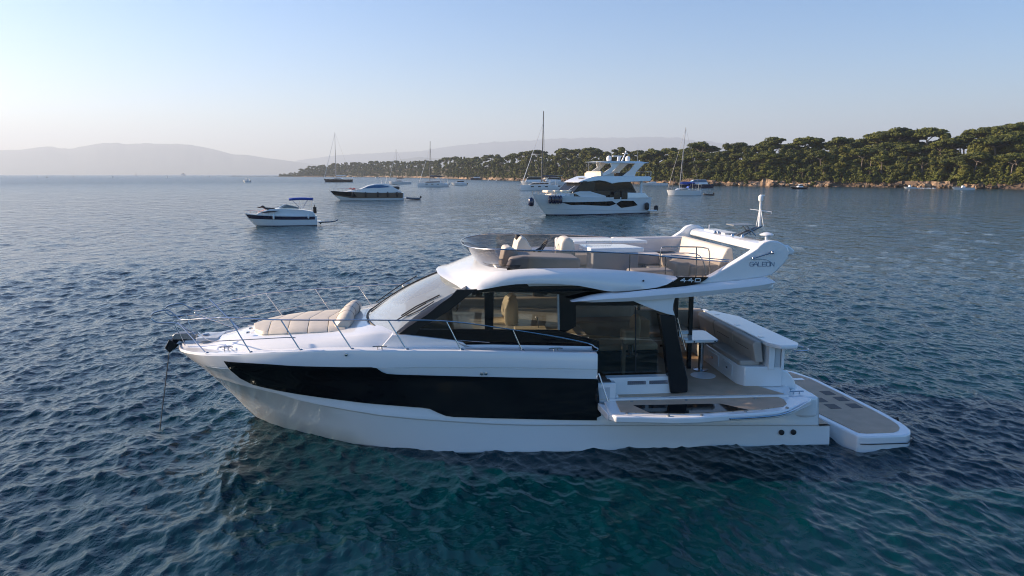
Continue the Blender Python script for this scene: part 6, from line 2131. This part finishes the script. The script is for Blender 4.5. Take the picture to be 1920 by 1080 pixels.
# catamarans
def catamaran(label, bowpx, sternpx, h, mast_t, B, fb, mm, boomcol, rakex, back=False, name='sailing_catamaran', cream=False):
    a = gp(*bowpx)
    X1, _ = at_dist(sternpx, a[1])
    L = X1 - a[0]
    root = empty(name, (a[0], a[1], 0), R(3))
    tag(root, label, 'catamaran')
    for sd in (1, -1):
        mb = MB()
        rows = []
        for z, w, r0 in ((fb, .75, .0), (fb * .55, .72, .05), (0.25, .55, .1), (-.5, .3, .2)):
            row = []
            for k in range(13):
                t = k / 12
                ww = w * (1 - (1 - min(t * 2.2, 1)) ** 2) ** .7
                row.append((r0 + t * (L - r0) - (0 if t < 1 else 0), ww, z if t < .85 else z * (1 - .45 * (t - .85) / .15)))
            rows.append(row)
        ring = [[(u, sd * (B / 2 - .75) + w, z) for u, w, z in r] for r in rows] + [[(u, sd * (B / 2 - .75) - w, z) for u, w, z in r] for r in rows[::-1]]
        mb.loft(ring, False, False)
        mb.loft([ring[0], ring[-1]], False, False)
        endp = [r[-1] for r in ring]
        mb.add(endp, [tuple(range(len(endp)))])
        hh = part('hull', 'gel', mb, root, split=False, angle=35)
        for t in (.30, .48, .66):
            u = L * t
            vv = sd * (B / 2 - .75) + sd * .735
            part('hull_window', 'blkp', MB().box(u - L * .035, u + L * .035, min(vv, vv + sd * .04), max(vv, vv + sd * .04), fb * .62, fb * .80), hh)
    part('bridge_deck', 'gel', MB().box(L * .26, L * .96, -B / 2 + .8, B / 2 - .8, fb * .5, fb), root, bevel=.05)
    cab = MB().plate([(L * .22, fb - .05), (L * .34, fb + .75), (L * .42, fb + .9), (L * .76, fb + .95), (L * .78, fb - .05)], -B * .36, B * .36)
    cab_ = part('saloon', 'gel', cab, root, bevel=.08)
    part('saloon_window', 'blkp', MB().plate([(L * .245, fb + .15), (L * .33, fb + .68), (L * .72, fb + .72), (L * .72, fb + .3)], -B * .365, B * .365), cab_)
    part('bimini', 'gel', MB().plate([(L * .58, fb + 1.8), (L * .60, fb + 1.95), (L * .97, fb + 1.85), (L * .97, fb + 1.75)], -B * .38, B * .38), root, bevel=.04)
    mb = MB()
    for sd in (1, -1):
        for t in (.78, .95): mb.tube([(L * t, sd * B * .34, fb), (L * t, sd * B * .34, fb + 1.8)], .06, 5)
    part('bimini_posts', 'gel2', mb, root, split=True)
    part('fly_seat', 'cream', MB().box(L * .62, L * .70, -1, 1, fb + 1.9, fb + 2.4), root, bevel=.08)
    u = L * mast_t
    zb = fb + .8
    mt = part('mast', mm, MB().tube([(u, 0, zb), (u + h * rakex, 0, zb + h)], h * .0095, 8, r1=h * .006), root)
    for f in (.4, .7):
        part('spreader', mm, MB().tube([(u + h * f * rakex, -1.2, zb + h * f), (u + h * f * rakex, 1.2, zb + h * f)], .05, 4), mt)
    part('furled_jib', 'gel2', MB().tube([(.6, 0, fb + .2), (u + h * rakex * .8, 0, zb + h * .84)], h * .0065, 6, r1=h * .0025), mt)
    mb = MB()
    for sd in (1, -1): mb.tube([(u + 1.2, sd * B * .45, fb), (u + h * rakex * .9, sd * .1, zb + h * .9)], .025, 4)
    part('shrouds', mm, mb, mt, split=False)
    bo_ = part('boom', mm, MB().tube([(u, 0, zb + 1.6), (u + L * .42, 0, zb + 2.0)], .14, 6), root)
    part('sail_cover', boomcol, MB().lathe([(.1, 0), (.42, .5), (.40, L * .2), (.25, L * .38), (.08, L * .42)], (u + .1, 0, zb + 2.0), 8, 'u'), bo_)
    part('crossbeam', mm, MB().tube([(.5, -B / 2 + .75, fb - .1), (.5, B / 2 - .75, fb - .1)], .10, 6), root)
    mb = MB()
    for sd in (1, -1):
        mb.tube([(.4, sd * (B / 2 - .5), fb + .6), (L * .95, sd * (B / 2 - .2), fb + .6)], .025, 4)
        for k in range(9):
            mb.tube([(.4 + k * L * .115, sd * (B / 2 - .45), fb), (.4 + k * L * .115, sd * (B / 2 - .45), fb + .6)], .02, 4)
    part('guard_rail', 'steel', mb, root, split=False)
    part('tender', 'greyrib', MB().tube([(L + .2, -1.3, fb * .7), (L + .2, 1.3, fb * .7)], .28, 7), root)
    return root
catamaran('white sailing catamaran left of centre, moored beside a small white motor cruiser', (783.5, 350.0), 842, 16.8, .39, 6.6, 1.55, 'dkalu', 'blackhull', .025)
catamaran('white sailing catamaran with the tallest mast, just left of the big motor yacht', (975, 356.6), 1047, 23.2, .56, 7.0, 1.75, 'dkalu', 'blackhull', .022, name='sailing_catamaran')

# ---------------- small and far motor boats
def motorboat(name, label, bowpx, sternpx, B, fb, hm='gel', house=None, cat='motor boat', win='blkp', top=None, group=None, yaw_=R(3), rails=True, low=False):
    a = gp(*bowpx)
    X1, _ = at_dist(sternpx, a[1])
    L = X1 - a[0]
    Bt = Boat(name, label, cat, a, yaw_, L, B, fb, fb * .8, group, rake=.12, full=2.2)
    Bt.hull(hm)
    Bt.deck('gel', .02)
    hs_ = house or (.3, .8, 1.2)
    z0 = fb * .85
    z1 = fb + hs_[2]
    if not low:
        d = Bt.body('deckhouse', 'gel', [(L * hs_[0], z0), (L * (hs_[0] + .12), z1 - .1), (L * (hs_[0] + .2), z1), (L * (hs_[1] - .06), z1), (L * hs_[1], z0)], B * .36, B * .28, z0, z1, bevel=.06)
        part('window_band', win, MB().plate([(L * (hs_[0] + .05), z0 + (z1 - z0) * .45), (L * (hs_[0] + .12), z1 - .14), (L * (hs_[1] - .06), z1 - .12), (L * (hs_[1] - .04), z0 + (z1 - z0) * .45)], -B * .335, B * .335), d)
    else:
        c = part('console', 'gel', MB().plate([(L * .45, z0), (L * .48, z0 + .7), (L * .58, z0 + .6), (L * .6, z0)], -.4, .4), Bt.root, bevel=.03)
        part('windscreen', 'g_far', MB().add([(L * .47, -.4, z0 + .6), (L * .47, .4, z0 + .6), (L * .52, .35, z0 + .95), (L * .52, -.35, z0 + .95)], [(0, 1, 2, 3)]), c)
    if top:
        t_ = part('canopy', top, MB().plate([(L * .42, z1 + .75), (L * .44, z1 + .85), (L * .86, z1 + .82), (L * .86, z1 + .74)], -B * .36, B * .36), Bt.root)
        mb = MB()
        for sd in (1, -1):
            for t in (.46, .82): mb.tube([(L * t, sd * B * .33, z0), (L * t, sd * B * .33, z1 + .78)], .035, 4)
        part('canopy_frame', 'steel', mb, t_, split=False)
    part('outboard', 'blkp', MB().box(L * .97, L * 1.05, -.25, .25, fb * .3, fb * .95), Bt.root, bevel=.04)
    if rails: Bt.rail(0, .4, .35, .025, posts=4)
    return Bt

motorboat('motor_boat', 'white motor cruiser just behind the left catamaran', (846, 347.6), 876, 3.0, 1.3, house=(.3, .85, 1.0))
motorboat('motor_boat', 'dark blue motor boat near the shore between the two catamarans', (881, 337.2), 904, 4.5, 2.0, 'navy', house=(.25, .85, 1.6))
motorboat('motor_yacht', 'grey motor yacht with dark windows half hidden behind the tall masted catamaran', (976, 348.5), 1022, 4.6, 2.2, house=(.18, .9, 1.9), cat='motor yacht')
motorboat('motor_yacht', 'white motor yacht with an open upper deck behind the bow of the big motor yacht', (1008, 347), 1062, 4.6, 2.0, house=(.25, .8, 1.8), top='gel', cat='motor yacht')
motorboat('motor_boat', 'low white motor boat near the shore right of the big motor yacht', (1197, 347.6), 1250, 3.2, 1.35, house=(.3, .62, .6))
motorboat('motor_yacht', 'blue hulled motor yacht with a white cabin behind the white sloop', (1272, 352.5), 1334, 4.0, 1.7, 'navy', house=(.3, .85, 1.5), cat='motor yacht', win='bluewin')
motorboat('dark_motor_boat', 'small black motor boat off the orange cliffs', (1482, 354.6), 1510, 2.2, .8, 'blackhull', house=(.4, .75, .9), cat='motor boat')
motorboat('water_taxi', 'small white open boat near the right edge of the picture', (1784, 356.0), 1822, 2.2, .9, 'gel', low=True, cat='motor boat')
motorboat('motor_boat', 'tiny white boat near the shore above the brown hulled yacht', (703, 334.2), 713, 3.0, 1.5, low=True, rails=False)
motorboat('motor_boat', 'small white boat with a dark arch, alone left of the black hulled sailing yacht', (456, 341.8), 473, 2.6, 1.3, top='navycloth', house=(.4, .7, .6))
far = [(69, 77, 332.2, 'white boat far out, leftmost of the tiny boats below the hills', 'gel'), (88, 95, 333.4, 'dark little boat far out, second from the left', 'blackhull'), (138, 145, 332, 'dark little boat far out below the first rise of the hills', 'blackhull'),
       (210, 218, 332.8, 'small grey boat far out below the hill summit', 'gelgrey'), (313, 319, 333, 'little white boat far out left of the far ship', 'gel'), (391, 398, 331.2, 'tiny boat far out right of the far ship', 'gelgrey')]
for x0, x1, y, lab, hm in far:
    motorboat('motor_boat', lab, (x0, y), x1, 3, 1.4, hm, house=(.35, .75, 1.0), rails=False, group='tiny boats on the horizon')
motorboat('ship', 'grey white ship on the horizon, largest of the far vessels', (338, 328.9), 353, 12, 4.5, 'gelgrey', house=(.25, .85, 6), rails=False, cat='ship')
fs = Boat('far_sailing_boat', 'tiny sailing boat on the horizon below the hills', 'sailing boat', gp(252, 329.2), 0, 16, 5, 2.4, 2.0)
fs.hull('gel2'); part('mast', 'alu', MB().tube([(7, 0, 2), (7, 0, 15)], .3, 5), fs.root); part('sail', 'gel2', MB().plate([(7.2, 3), (7.2, 14), (12, 4)], -.1, .1), fs.root)

# speed boat with its wake off the right cliffs
sbt = motorboat('speed_boat', 'small white speed boat running with a wake off the right cliffs', (1694, 353.6), 1712, 1.9, .7, low=True, cat='speed boat', rails=False)
wx, wy = gp(1703, 353.8)
mb = MB()
rw = random.Random(2)
for k in range(60):
    mb.ball((sbt.root.location.x + 2 + k * .16 + rw.uniform(-.1, .1), sbt.root.location.y + rw.uniform(-.7, .7), .12), rw.uniform(.2, .4), rw.uniform(.15, .3), rw.uniform(.08, .22), 6, 4)
o = mb.build('wake', M['white'], None, flip=False)
tag(o, 'white foam churned up behind the small speed boat', 'foam', kind='stuff')
# mooring buoys
for k, (x, y) in enumerate(((916, 338.5), (931, 339.0))):
    X, Y = gp(x, y)
    o = MB().ball((0, 0, .25), .55, .55, .6, 12, 8).tube([(0, 0, .8), (0, 0, 1.1)], .06, 5).build('mooring_buoy', M['white'], None, flip=False)
    o.location = (X, Y, 0)
    tag(o, 'white mooring buoy near the shore, %s of a pair' % ('left' if k == 0 else 'right'), 'buoy', 'white mooring buoys off the shore')
